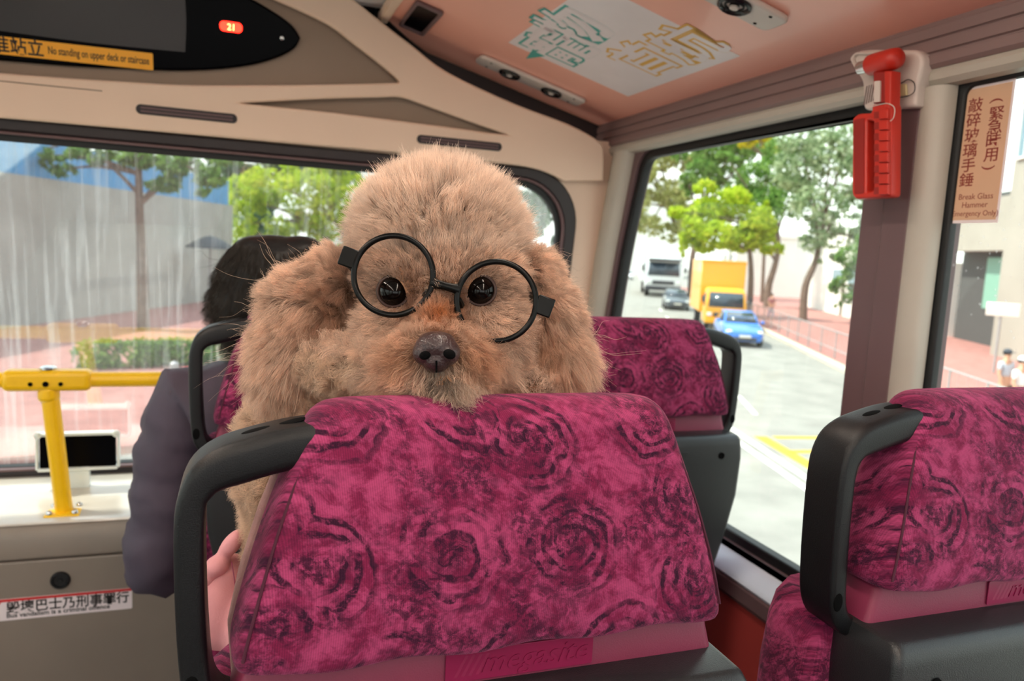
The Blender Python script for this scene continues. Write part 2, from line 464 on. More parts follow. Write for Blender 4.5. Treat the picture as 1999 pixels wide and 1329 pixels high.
WX = 1.08
YB = -2.4                                    # rear end of what is built
MR = frame((WX, 0, 0), (0, -1, 0), (0, 0, 1))         # right wall, u = -y, v = z, normal into the bus
LX = -1.34
ML = frame((LX, 0, 0), (0, 1, 0), (0, 0, 1))
def U(yz): return [(-y, z) for (y, z) in yz]

# floor
struct(MB().box((-0.13, -0.05, -0.03), (2.42, 4.9, 0.06)).build('floor', MT['floor']))

# right wall with its window openings
WIN = [
    U(round_poly([(1.105, 0.625), (2.155, 0.625), (2.135, 1.0), (2.075, 1.30), (1.985, 1.575), (1.105, 1.575)], [0.03, 0.05, 0.3, 0.3, 0.06, 0.02])),
    rrect(-0.955, 0.625, 0.62, 1.585, 0.02),
    rrect(0.80, 0.625, 2.2, 1.585, 0.02),
]
outer = [(-2.36, 0.0), (2.4, 0.0), (2.4, 1.95), (-2.36, 1.95)]
outer = [(y if k in (2, 3) or k < 4 else y, z) for k, (y, z) in enumerate(outer)]
wr = struct(plate('wall_right', [U([(2.36, 0.0), (YB, 0.0), (YB, 1.95), (2.36, 1.95)])] + WIN, MT['mauvedk'], 0.05, MR, w0=-0.05))

def inset(poly, d):
    c = np.mean(np.array(poly), axis=0)
    P = np.array(poly); n = len(P); out = []
    area = 0.5 * sum(P[i - 1][0] * P[i][1] - P[i][0] * P[i - 1][1] for i in range(n))
    sgn = 1 if area > 0 else -1
    for i in range(n):
        a, b, c2 = P[i - 1], P[i], P[(i + 1) % n]
        e1 = b - a; e2 = c2 - b
        l1 = np.linalg.norm(e1); l2 = np.linalg.norm(e2)
        n1 = np.array([-e1[1], e1[0]]) / max(l1, 1e-9) if l1 > 1e-7 else None
        n2 = np.array([-e2[1], e2[0]]) / max(l2, 1e-9) if l2 > 1e-7 else None
        if n1 is None: n1 = n2
        if n2 is None: n2 = n1
        m = n1 + n2; m /= max(np.linalg.norm(m), 1e-6)
        k = d / max(0.4, m @ n1)
        out.append(tuple(b + sgn * m * k))
    return out

def window(name, poly, M, gasket, glassmat, wg=-0.03, box=None):
    w = struct(empty(name, M @ Vector((poly[0][0], poly[0][1], 0))))
    if box is None: go, gi, gp = inset(poly, -0.006), inset(poly, gasket), inset(poly, gasket - 0.004)
    else:
        x0, z0, x1, z1 = box; g = gasket
        go, gi, gp = rrect(x0 - .006, z0 - .006, x1 + .006, z1 + .006, 0.02), rrect(x0 + g, z0 + g, x1 - g, z1 - g, 0.014), rrect(x0 + g - .004, z0 + g - .004, x1 - g + .004, z1 - g + .004, 0.012)
    plate('gasket', [go, gi], MT['gasket'], 0.026 if box is None else 0.018, M, w, bevel=0.004, w0=wg - 0.006)
    plate('pane', [gp], glassmat, 0.005, M, w, w0=wg)
    return w
window('window_1', WIN[0], MR, 0.022, MT['glass'])
window('window_2', WIN[1], MR, 0.018, MT['dglass'], wg=-0.016, box=(-0.955, 0.625, 0.62, 1.585))
window('window_3', WIN[2], MR, 0.018, MT['glass'], wg=-0.016, box=(0.80, 0.625, 2.2, 1.585))

# lower red lining, sill and the extruded rails above the windows
t = struct(plate('trim_1', [U([(2.0, 0.0), (YB, 0.0), (YB, 0.535), (2.0, 0.535)])], MT['redwall'], 0.022, MR, w0=0.0))
def rail(name, prof, y0, y1, m, **k):
    """extrude a cross-section of (x, z) points along the bus"""
    b = MB(); b.loft([[(x, y0, z) for x, z in prof], [(x, y1, z) for x, z in prof]])
    return struct(b.build(name, m, smooth=True, ang=25))
rail('trim_2', [(1.08, 0.625), (1.095, 0.621), (1.046, 0.584), (1.040, 0.574), (1.046, 0.566), (1.08, 0.566)], 2.08, YB, MT['alu'])
rail('trim_3', [(1.08, 0.566), (1.047, 0.566), (1.041, 0.562), (1.041, 0.532), (1.047, 0.522), (1.08, 0.522)], 2.08, YB, MT['mauvedk'])
prof = [(1.08, 1.70), (1.058, 1.690), (1.056, 1.668), (1.052, 1.666), (1.052, 1.650), (1.056, 1.648), (1.056, 1.646), (1.051, 1.644),
        (1.051, 1.627), (1.055, 1.625), (1.055, 1.623), (1.050, 1.621), (1.050, 1.606), (1.056, 1.600), (1.08, 1.600)]
rail('trim_4', prof, 2.25, YB, MT['mauve'])
rail('trim_5', [(1.08, 1.600), (1.058, 1.600), (1.054, 1.592), (1.056, 1.582), (1.064, 1.574), (1.08, 1.572)], 2.24, YB, MT['greytrim'])

# pillar between the two right windows
pm = MB()
pm.box((1.0725, 1.078, 1.10), (0.024, 0.052, 0.96)); pm.box((1.069, 1.021, 1.10), (0.030, 0.056, 0.96))
struct(pm.build('trim_6', MT['mauvedk'], bevel=0.003))
pr = []
for k in range(9):
    a = math.pi * k / 8
    pr.append((1.082 - 0.030 * math.sin(a) ** 0.7, 0.979 + 0.030 * math.cos(a)))
struct(MB().loft([[(x, y, 0.60) for x, y in pr], [(x, y, 1.572) for x, y in pr]]).build('trim_7', MT['greytrim']))
for yy in (-0.71,):
    struct(MB().box((1.065, yy, 1.10), (0.035, 0.17, 0.95)).build('trim_8', MT['mauvedk'], bevel=0.004))

# front corner: light column beside the side window
pr = [(1.085 - 0.040 * math.sin(math.pi * k / 10) ** 0.8, 2.185 + 0.052 * math.cos(math.pi * k / 10)) for k in range(11)]
rings = []
for z, dy in ((0.56, 0.02), (0.9, 0.02), (1.1, 0.0), (1.3, -0.045), (1.45, -0.085), (1.58, -0.12)):
    rings.append([(x, y + dy, z) for x, y in pr])
struct(MB().loft(rings).build('trim_9', MT['greytrim']))

# left wall
WL = [rrect(0.95, 0.625, 2.12, 1.575, 0.04), rrect(-0.62, 0.625, 0.80, 1.575, 0.04), rrect(-2.2, 0.625, -0.78, 1.575, 0.04)]
struct(plate('wall_left', [[(YB, 0), (2.36, 0), (2.36, 1.95), (YB, 1.95)]] + WL, MT['mauvedk'], 0.05, ML, w0=-0.05))
for k, p in enumerate(WL): window('window_%d' % (k + 5), p, ML, 0.02, MT['glass'])

# rear wall
MRW = frame((0, YB, 0), (-1, 0, 0), (0, 0, 1))
struct(plate('wall_rear', [[(-WX - 0.02, 0), (-LX + 0.02, 0), (-LX + 0.02, 1.95), (-WX - 0.02, 1.95)], rrect(-0.85, 0.75, 1.1, 1.55, 0.08)], MT['mauvedk'], 0.05, MRW, w0=-0.05))

# ------------------------------------------------------------------ windscreen wall
TILT = 0.12 / 0.85
def yw(z): return 2.15 + (1.468 - z) * TILT
MF = frame((0, yw(1.0), 1.0), (1, 0, 0), (0, -TILT, 1))
def F2(px, py):
    p = MF.inverted() @ Vector(atplane(px, py, MF.translation, MF.to_3x3() @ Vector((0, 0, 1))))
    return (p.x, p.y)
zt = F2(0, 275)[1]; zb = F2(0, 912)[1]; xr = F2(1080, 520)[0]
zo = F2(0, 228)[1]; zob = F2(0, 946)[1]; xo = F2(1113, 520)[0]
xl = -1.18
inner = rrect(xl, zb, xr, zt, (0.15, 0.15, 0.05, 0.05), 10)
outer_ = rrect(xl - 0.05, zob, xo, zo, (0.17, 0.17, 0.05, 0.05), 10)
mid = rrect(xl - 0.014, zb - 0.008, xr + 0.018, zt + 0.024, (0.16, 0.16, 0.05, 0.05), 10)
wf = struct(plate('wall_front', [[(LX - 0.02, -1.0), (WX + 0.03, -1.0), (WX + 0.03, 0.62), (LX - 0.02, 0.62)], inset(outer_, 0.004)], MT['beige'], 0.05, MF, w0=-0.05))
w4 = struct(empty('window_4', (0.0, yw(0.64), 0.64)))
plate('surround', [outer_, mid], MT['darktrim'], 0.03, MF, w4, bevel=0.006, w0=-0.018)
plate('inner_seal', [mid, inset(mid, 0.007)], MT['mauvedk'], 0.030, MF, w4, bevel=0.003, w0=-0.014)
plate('gasket', [inset(mid, 0.0065), inner], MT['gasket'], 0.022, MF, w4, bevel=0.002, w0=-0.020)
plate('pane', [inset(inner, -0.004)], MT['wglass'], 0.006, MF, w4, w0=-0.022)

# ledge and lower panel below the windscreen
lp = [(2.40, 0.604), (2.262, 0.604), (1.985, 0.578), (1.962, 0.566), (1.952, 0.545), (1.952, 0.498), (1.962, 0.496), (2.40, 0.496)]
b = MB(); b.loft([[(LX, y, z) for y, z in lp], [(WX, y, z) for y, z in lp]])
struct(b.build('trim_10', MT['dash'], bevel=0.006, seg=3))
lt = [(2.262, 0.6045), (2.262, 0.6075), (1.990, 0.5825), (1.975, 0.578), (1.972, 0.574), (1.985, 0.5785)]
b = MB(); b.loft([[(LX, y, z) for y, z in lt], [(WX, y, z) for y, z in lt]])
struct(b.build('trim_18', MT['ledge'], bevel=0.001))  # ledge top, paler and glossier than the dash below
b = MB(); b.box(((LX + WX) / 2, 2.15, 0.25), (WX - LX, 0.392, 0.488))
struct(b.build('trim_11', MT['dash'], bevel=0.004))

# ------------------------------------------------------------------ moulded bulkhead above the windscreen
BS = 0.20
PB0 = (0, 2.13, 1.53)
MBK = frame(PB0, (1, 0, 0), (0, -BS, 1))
NB = MBK.to_3x3() @ Vector((0, 0, 1))
def B2(px, py):
    p = MBK.inverted() @ Vector(atplane(px, py, PB0, NB))
    return (p.x, p.y)
low = [(0, 229), (300, 255), (560, 278), (800, 299), (980, 318), (1050, 331), (1096, 352)]
lowu = smooth_line([B2(*p) for p in low], 4)
lowu = [(LX, lowu[0][1])] + lowu
rgt = [(1172, 352), (1173, 300), (1165, 276), (1105, 242), (1000, 202), (870, 141), (800, 88), (740, 42), (690, 2), (640, -34)]
rgtu = [B2(*p) for p in rgt[:2]] + smooth_line([B2(*p) for p in rgt[1:]], 4)[1:]
topv = rgtu[-1][1] + 0.02
outl = lowu + rgtu + [(rgtu[-1][0] - 0.1, topv), (-0.6, topv), (LX, 0.12)]
hole1 = smooth_line([B2(*p) for p in [(-40, 139), (0, 142), (120, 151), (245, 159), (350, 165), (455, 166), (600, 165), (700, 163), (778, 161)]], 3) + \
    smooth_line([B2(*p) for p in [(770, 152), (734, 122), (685, 84), (640, 50), (560, 12), (500, -12), (440, -30)]], 3)
hole1 = [(-1.1, hole1[0][1] + 0.05)] + hole1 + [(-0.5, hole1[-1][1] + 0.005), (-1.0, hole1[-1][1] - 0.06)]
hole2 = smooth_line([B2(*p) for p in [(470, 201), (560, 196), (650, 192), (735, 190), (780, 190), (830, 207), (910, 236), (985, 262)]], 4) + \
    smooth_line([B2(*p) for p in [(940, 257), (895, 250), (800, 238), (650, 219), (560, 210)]], 3)
bulk = struct(empty('trim_12', (0.0, 2.13, 1.53)))
plate('moulding', [outl, round_poly(hole1, 0.006, 2), round_poly(hole2, 0.004, 2)], MT['beige'], 0.030, MBK, bulk, bevel=0.007, w0=-0.004, seg=3)
plate('recess_panel', [inset(round_poly(outl, 0.0), 0.012)], MT['taupe'], 0.01, MBK, bulk, w0=-0.016)  # recess in one even tone, darker than the beige moulding
# hairline joint on the moulding
g = [B2(-30, 155), B2(0, 157), B2(203, 177)]
gb = MB(); gb.tube([MBK @ Vector((x, y, 0.0262)) for x, y in g], 0.0014, 6); gb.build('joint', MT['taupe'], bulk)
# two slot grilles
for (a, c) in (((268, 212), (463, 230)), ((810, 270), (974, 285))):
    p = B2(*a); q = B2(*c); h = 0.0115
    gr = struct(empty('trim_13', MBK @ Vector((p[0], p[1], 0.026))))
    plate('slot_frame', [rrect(p[0], (p[1] + q[1]) / 2 - h, q[0], (p[1] + q[1]) / 2 + h, h * 0.95)], MT['darktrim'], 0.003, MBK, gr, bevel=0.001, w0=0.0255)
    for dv in (-0.004, 0.004):
        plate('slot_rib', [rrect(p[0] + 0.010, (p[1] + q[1]) / 2 + dv - 0.0022, q[0] - 0.010, (p[1] + q[1]) / 2 + dv + 0.0022, 0.002)], MT['mauvedk'], 0.002, MBK, gr, bevel=0.0008, w0=0.0282)

# ------------------------------------------------------------------ ceiling
CS = 0.2626
MC = frame((1.07, 0, 1.672), (0, 1, 0), (-1, 0, CS))        # u = y, v = up the slope, normal: y x (-x, s) = (s, 0, 1) -> flip below
NC = Vector((-CS, 0, -1)).normalized()
MC = frame((1.07, 0, 1.672), (0, -1, 0), (-1, 0, CS))       # normal points down into the bus
def C2(px, py):
    p = MC.inverted() @ Vector(atplane(px, py, MC.translation, MC.to_3x3() @ Vector((0, 0, 1))))
    return (p.x, p.y)
edge = smooth_line([C2(*p) for p in [(1172, 250), (1080, 217), (1000, 185), (925, 154), (870, 128), (835, 104), (800, 78), (757, 40)]], 4)
vi = edge[-1][1]
cp = edge + [(-YB, vi), (-YB, 0.0)]
ceil = struct(empty('ceiling', (0, 0, 1.88)))
plate('side_panel', [cp], MT['coral'], 0.012, MC, ceil, bevel=0.002, w0=-0.012)
xin = (MC @ Vector((0, vi, 0))).x; zin = (MC @ Vector((0, vi, 0))).z
yf = -edge[-1][0]
b = MB(); b.box((xin - 0.014, (yf + YB) / 2, zin + 0.004), (0.026, yf - YB, 0.026)); b.build('edge_strip', MT['beige'], ceil, bevel=0.004)
b = MB(); b.box((-0.13, (yf - 0.02 + YB) / 2, zin + 0.035), (2 * (xin + 0.13) - 0.03, yf - 0.02 - YB, 0.03)); b.build('centre_panel', MT['white'], ceil, bevel=0.006)
# mirrored left side
b = MB(); xl_ = -0.26 - xin
b.loft([[(LX + 0.01, y, 1.672), (xl_, y, zin), (xl_, y, zin + 0.012), (LX + 0.01, y, 1.684)] for y in (2.2, YB)])
b.build('side_panel', MT['coral'], ceil)
b = MB(); b.box((xl_ + 0.014, (yf + YB) / 2, zin + 0.004), (0.026, yf - YB, 0.026)); b.build('edge_strip', MT['beige'], ceil, bevel=0.004)
rl = [(LX + (1.08 - x), z) for x, z in prof]
rail('trim_14', rl, 2.25, YB, MT['mauve'])
# dark gap behind the panel edges, and the roof skin that keeps the daylight out
b = MB(); b.box((-0.13, 2.26, 1.77), (2.44, 0.02, 0.44)); struct(b.build('trim_15', MT['darktrim']))
b = MB(); b.box((-0.13, -0.08, 1.99), (2.5, 4.74, 0.03)); struct(b.build('trim_16', MT['darktrim']))
b = MB(); b.box((0.72, 2.235, 1.80), (0.74, 0.02, 0.34)); struct(b.build('trim_17', MT['darktrim']))

# fill lamps added along the ceiling edges, out of view, to brighten the interior
for sx, nm in ((xin - 0.055, 'a'), (xl_ + 0.055, 'b')):
    for y0, y1 in ((1.35, 0.45), (0.35, -0.75), (-0.85, -2.2)):
        r = empty('unseen_fill_lamp', (sx, (y0 + y1) / 2, zin + 0.02),
                  label='added unseen lamp strip along the %s of the ceiling, %s of three' % ('window side' if nm == 'a' else 'far side', 'front' if y0 > 0.5 else 'middle' if y0 > 0 else 'rear'),
                  cat='lamp', group='lamp strips along the ceiling')
        b = MB(); b.box((sx, (y0 + y1) / 2, zin + 0.012), (0.062, y0 - y1, 0.014)); b.build('housing', MT['white'], r, bevel=0.003)
        b = MB(); b.box((sx, (y0 + y1) / 2, zin + 0.000), (0.048, y0 - y1 - 0.02, 0.012)); b.build('diffuser', MT['lamp'], r, bevel=0.004)
# ================================================================== SEATS
def rsec(xl, xr, y0, y1, z, r=0.014, n=4, xfl=None, xfr=None):
    """rounded section: rear edge at y0 from xl to xr, front edge at y1 from xfl to xfr"""
    xfl = xl if xfl is None else xfl; xfr = xr if xfr is None else xfr
    p = round_poly([(xl, y0), (xr, y0), (xfr, y1), (xfl, y1)], [r, r, r * 1.6, r * 1.6], n)
    return [(x, y, z) for x, y in p]

def sweep_xz(path, wn, wy, y0, c=0.3, yl=None):
    """sweep a rounded-rectangle bar along a path in the x-z plane; wn in-plane width(s), wy depth along y, y0 rear face"""
    P = [Vector((x, 0, z)) for x, z in path]; m = len(P); rings = []
    for i in range(m):
        t = (P[min(i + 1, m - 1)] - P[max(i - 1, 0)]).normalized()
        nrm = Vector((t.z, 0, -t.x))
        w = wn[i] if isinstance(wn, (list, tuple)) else wn
        d = wy[i] if isinstance(wy, (list, tuple)) else wy
        yy = y0[i] if isinstance(y0, (list, tuple)) else y0
        sec = rrect(-w / 2, 0, w / 2, d, min(w, d) * c, 4)
        rings.append([P[i] + nrm * a + Vector((0, yy + b_, 0)) for a, b_ in sec])
    return rings

def make_handle(side, parent):
    """side -1: on the viewer's left. Local seat frame: x across, y forward from the headrest's rear face."""
    pts = [(-0.152, 1.113), (-0.174, 1.110), (-0.202, 1.103), (-0.225, 1.095), (-0.237, 1.083), (-0.2425, 1.063), (-0.2425, 1.01), (-0.240, 0.955), (-0.236, 0.922), (-0.226, 0.904), (-0.208, 0.896), (-0.188, 0.893)]
    pts = smooth_line(pts, 4)
    n = len(pts)
    wn = [0.033 if k < n * 0.22 else (0.033 - 0.012 * min(1, (k - n * 0.22) / (n * 0.18))) for k in range(n)]
    rings = sweep_xz([(x, z) for x, z in pts], wn, 0.052, 0.0, 0.28)
    if side > 0: rings = [[Vector((-p.x, p.y, p.z)) for p in r] for r in rings]
    h = MB().loft(rings).build('handle', MT['handle'], parent, world=False)
    s = 1 if side < 0 else -1
    for dx in (0.0, 0.027):
        R = Matrix.Rotation(-0.24 * s, 3, 'Y')
        MB().ball((s * (-0.196 + dx), 0.027, 1.1212 + dx * 0.24), (0.0125, 0.0065, 0.0011), R, 14, 6).build('grip_slot', MT['void'], h, world=False)
    MB().ball((s * -0.2405, 0.0, 0.930), (0.006, 0.0012, 0.010), None, 12, 6).build('screw_well', MT['void'], h, world=False)
    return h

def headrest_mesh():
    L = [  # z, half rear, half front, y rear, y front, r
        (0.948, 0.205, 0.2090, -0.026, 0.0440, 0.012), (0.952, 0.2105, 0.2150, -0.033, 0.0500, 0.014), (0.961, 0.212, 0.2170, -0.0345, 0.0520, 0.014),
        (1.00, 0.2015, 0.2070, -0.030, 0.0540, 0.014), (1.05, 0.1875, 0.1930, -0.020, 0.0560, 0.014), (1.085, 0.175, 0.1800, -0.011, 0.0560, 0.014),
        (1.1118, 0.166, 0.1700, -0.005, 0.0550, 0.014), (1.1268, 0.161, 0.1640, -0.001, 0.0540, 0.016), (1.1363, 0.156, 0.1580, 0.005, 0.0500, 0.016), (1.1428, 0.148, 0.1490, 0.013, 0.0440, 0.014),
        (1.1463, 0.134, 0.1340, 0.022, 0.0360, 0.009)]
    rings = []
    for z, hr, hf, y0, y1, r in L:
        q = rsec(-hr, hr, y0, y1, z, r, 5, -hf, hf)
        # densify the long edges and let the lower edge sag a little
        q2 = []
        for i in range(len(q)):
            a = Vector(q[i]); b_ = Vector(q[(i + 1) % len(q)])
            k = max(1, int((b_ - a).length / 0.03))
            for j in range(k): q2.append(a + (b_ - a) * (j / k))
        rings.append(q2)
    # equal point counts
    n = min(len(r) for r in rings)
    def resample(r, n):
        P = [Vector(p) for p in r] + [Vector(r[0])]
        d = [0]
        for i in range(1, len(P)): d.append(d[-1] + (P[i] - P[i - 1]).length)
        out = []; j = 0
        for k in range(n):
            s = d[-1] * k / n
            while d[j + 1] < s: j += 1
            t = (s - d[j]) / max(1e-9, d[j + 1] - d[j])
            out.append(P[j].lerp(P[j + 1], t))
        return out
    rings = [resample(r, 64) for r in rings]
    for r in rings[:3]:
        for p in r: p.z += -0.003 + (0.0025 * math.sin(p.x * 55))
    for r in rings:                       # soft belly of the rear face
        for p in r:
            if p.y < 0.02: p.y -= 0.006 * (1 - min(1, (p.x / 0.2) ** 2)) * max(0, math.sin((p.z - 0.94) / 0.21 * math.pi))
    return rings

def make_seat(x, y, label, handle):
    r = empty('bus_seat', (x, y, 0), label=label, cat='seat', group='magenta bus seats')
    W = dict(world=False)
    h = MB().loft(headrest_mesh()).build('headrest', MT['fabric'], r, sub=1, ang=180, **W)
    # piped seams down the two rear edges
    for s in (-1, 1):
        pts = [(s * 0.2045, -0.0300, 0.962), (s * 0.1955, -0.0262, 1.00), (s * 0.1815, -0.0165, 1.05), (s * 0.1690, -0.0075, 1.085), (s * 0.1600, -0.0015, 1.108), (s * 0.1545, 0.003, 1.124), (s * 0.1475, 0.009, 1.133)]
        MB().tube(smooth_line(pts, 3), 0.0013, 6).build('seam', MT['piping'], h, **W)
    # plastic strip below the headrest, with the raised maker's plate
    b = MB(); rings = []
    for z, hw, y0 in ((0.84, 0.222, -0.012), (0.90, 0.216, -0.013), (0.945, 0.203, -0.012), (0.970, 0.170, 0.0)):
        rings.append(rsec(-hw, hw, y0, 0.06, z, 0.008, 3))
    pp = b.loft(rings).build('back_strip', MT['pinkplast'], r, **W)
    Mb = frame((0.02, -0.0134, 0.9255), (1, 0, 0.0), (0, 0.0, 1))
    bd = plate('badge', [rrect(-0.067, -0.013, 0.067, 0.014, 0.002)], MT['badge'], 0.0012, Mb, r, world=False, bevel=0.0004)
    tm = text_mesh('megasite', 0.0265, Mb @ Matrix.Translation((0.012, -0.0065, 0.0012)), depth=0.0009, align='CENTER', shear=0.35, sx=1.05)
    link_mesh('lettering', tm, MT['badge'], bd)
    b = MB()
    for k in range(4):
        u = -0.060 + 0.0062 * k
        b.add([Mb @ Vector(p) for p in ((u, -0.008, 0.0011), (u + 0.0032, -0.008, 0.0017), (u + 0.0125, 0.010, 0.0017), (u + 0.0093, 0.010, 0.0011))], [(0, 1, 2, 3)])
    b.build('stripe', MT['badge'], bd, **W)
    # moulded back shell
    S = [  # z, half width, y rear, y front
        (0.36, 0.150, -0.030, 0.03), (0.50, 0.165, -0.046, 0.03), (0.62, 0.186, -0.058, 0.03), (0.70, 0.204, -0.063, 0.03), (0.78, 0.220, -0.066, 0.03), (0.86, 0.2245, -0.066, 0.03),
        (0.889, 0.2230, -0.064, 0.03), (0.9005, 0.2215, -0.062, 0.03), (0.9075, 0.2185, -0.057, 0.025), (0.910, 0.214, -0.051, 0.02)]
    rings = [rsec(-hw, hw, y0, y1, z, 0.010, 4) for z, hw, y0, y1 in S]
    for q in rings[-4:]:
        q[:] = [(p[0], p[1], p[2] - 0.0) for p in q]
    sh = MB().loft(rings).build('back_shell', MT['shell'], r, ang=35, **W)
    for s in (-1, 1):
        R = Matrix.Rotation(math.pi / 2, 3, 'X')
        MB().lathe([(0.0075, 0), (0.0072, 0.0012), (0.0052, 0.0014), (0.0046, 0.0006), (0.0012, 0.0006)], (s * 0.172, -0.0655, 0.868), R, 16).build('screw_hole', MT['void'], sh, **W)
    Ms = frame((0.03, -0.0662, 0.868), (1, 0, 0), (0, 0, 1))
    sb = plate('maker_plate', [round_poly([(-0.062, -0.012), (0.05, -0.012), (0.062, 0.012), (-0.055, 0.012)], 0.002)], MT['shell'], 0.0012, Ms, sh, world=False, bevel=0.0004)
    # cushions and pedestal
    rings = [rsec(-hw, hw, 0.02, 0.115, z, 0.02, 4) for z, hw in ((0.42, 0.235), (0.55, 0.245), (0.72, 0.252), (0.82, 0.250), (0.87, 0.244), (0.895, 0.236), (0.907, 0.222))]
    MB().loft(rings).build('back_cushion', MT['fabric'], r, ang=60, **W)
    rings = [rsec(-0.225 + e, 0.225 - e, 0.06 + e, 0.47 - e, z, 0.03, 4) for z, e in ((0.37, 0.012), (0.38, 0.0), (0.445, 0.0), (0.46, 0.006), (0.468, 0.02))]
    MB().loft(rings).build('seat_cushion', MT['fabric'], r, ang=60, **W)
    MB().box((0, 0.25, 0.352), (0.40, 0.40, 0.04)).build('seat_pan', MT['shell'], r, bevel=0.008, **W)
    b = MB(); b.box((0, 0.24, 0.17), (0.07, 0.20, 0.34)); b.box((0, 0.24, 0.010), (0.30, 0.30, 0.02)); b.build('pedestal', MT['shell'], r, bevel=0.006, **W)
    if handle: make_handle(handle, r)
    return r

ROW1, ROW2 = 0.58, 1.37
seat_a = make_seat(0.2095, ROW1, 'magenta patterned bus seat the dog leans over, seen from behind', -1)
seat_b = copy_tree(seat_a); seat_b.location = (0.822, ROW1, 0)
seat_b['label'] = 'magenta bus seat beside the window with the tan sticker, black grab handle on its left'
seat_c = copy_tree(seat_a); seat_c.location = (0.173, ROW2, 0)
seat_c['label'] = 'magenta bus seat ahead of the dog, holding the black-haired passenger'
seat_d = copy_tree(seat_a); seat_d.location = (0.781, ROW2, 0)
seat_d['label'] = 'empty magenta front row seat by the side window, black handle on its right side'
for c in list(seat_d.children):
    if c.name.startswith('handle'):
        for g in list(c.children): bpy.data.objects.remove(g)
        bpy.data.objects.remove(c)
make_handle(1, seat_d)
# the near seat shows the paler cloth of its sitting side along the left edge
b = MB(); rings = []
for z, hf in ((0.90, 0.212), (0.955, 0.2162), (1.00, 0.2078), (1.05, 0.1938), (1.085, 0.1808), (1.105, 0.171)):
    rings.append(rsec(-hf, hf, 0.044, 0.062, z, 0.008, 4))
b.loft(rings).build('front_pad', MT['greyfab'], seat_a, world=False)

# ================================================================== YELLOW HANDRAIL
YR = 2.03
pz = aty(95, 741, YR)
hr = empty('handrail', (pz[0], YR, 0.576), label='yellow handrail with a post bolted to the front ledge', cat='handrail')
rz_ = pz[2]
R90 = Matrix.Rotation(math.pi / 2, 3, 'Y')
b = MB(); b.tube([(-1.20, YR, rz_), (0.60, YR, rz_)], 0.0185, 16); b.build('rail', MT['yellow'], hr)
pb = aty(122, 985, YR)
b = MB(); b.tube([(pz[0], YR, rz_ - 0.01), (pb[0] + 0.004, YR, 0.578)], 0.0195, 18); b.build('post', MT['yellow'], hr)
b = MB(); b.box((pz[0], YR, rz_), (0.185, 0.052, 0.050)); b.tube([(pz[0], YR, rz_ - 0.055), (pz[0], YR, rz_ - 0.01)], 0.0235, 18)
cl = b.build('clamp', MT['yellow'], hr, bevel=0.014, seg=4)
for dx, rr in ((-0.032, 0.0048), (-0.001, 0.0065), (0.030, 0.0048)):
    MB().lathe([(rr, 0), (rr, 0.003), (0.6 * rr, 0.0032), (0.5 * rr, 0.001)], (pz[0] + dx, YR - 0.0255, rz_ - 0.006), Matrix.Rotation(math.pi / 2, 3, 'X'), 14).build('screw', MT['void'], cl)
MB().lathe([(0.018, 0), (0.018, 0.004), (0.012, 0.008), (0.002, 0.009)], (pz[0], YR, rz_ + 0.0255), None, 18).build('cap', MT['chrome'], cl)
bx = pb[0] + 0.004
b = MB(); b.box((bx, YR, 0.583), (0.075, 0.075, 0.008)); bp_ = b.build('base_plate', MT['yellow'], hr, bevel=0.003)
for dx in (-0.027, 0.027):
    for dy in (-0.027, 0.027):
        MB().lathe([(0.0075, 0), (0.0075, 0.005), (0.005, 0.008), (0.001, 0.0085)], (bx + dx, YR + dy, 0.587), None, 10).build('bolt', MT['chrome'], bp_)
for xx in (-1.19, 0.59):
    MB().tube([(xx, YR, rz_), (xx, YR + 0.05, rz_ - 0.20), (xx, YR, 0.578)], 0.0185, 14).build('end_post', MT['yellow'], hr)

# small dark box in a clear bracket at the foot of the windscreen
YQ = 2.17
a = aty(72, 848, YQ); c = aty(232, 910, YQ)
bxr = empty('camera_box', ((a[0] + c[0]) / 2, YQ, 0.604), label='small black box in a clear bracket on the ledge behind the yellow post', cat='box')
cx, cz = (a[0] + c[0]) / 2, (a[2] + c[2]) / 2; hw, hh = (c[0] - a[0]) / 2, (a[2] - c[2]) / 2
MB().box((cx, YQ, cz), (2 * hw - 0.012, 0.012, 2 * hh - 0.006)).build('case', MT['gloss'], bxr, bevel=0.002)
for s in (-1, 1):
    MB().box((cx, YQ, cz + s * hh), (2 * hw - 0.004, 0.026, 0.008)).build('rail', MT['clear'], bxr, bevel=0.002)
    MB().box((cx + s * hw, YQ, cz - 0.0), (0.006, 0.020, 2 * hh)).build('upright', MT['clear'], bxr, bevel=0.002)
    MB().lathe([(0.009, 0), (0.009, 0.006), (0.004, 0.009)], (cx + s * (hw - 0.004), YQ - 0.010, cz + hh), Matrix.Rotation(math.pi / 2, 3, 'X'), 12).build('knob', MT['clear'], bxr)
MB().box((cx, YQ + 0.004, (cz - hh + 0.604) / 2), (0.05, 0.02, max(0.01, cz - hh - 0.604) + 0.012)).build('foot', MT['clear'], bxr, bevel=0.002)

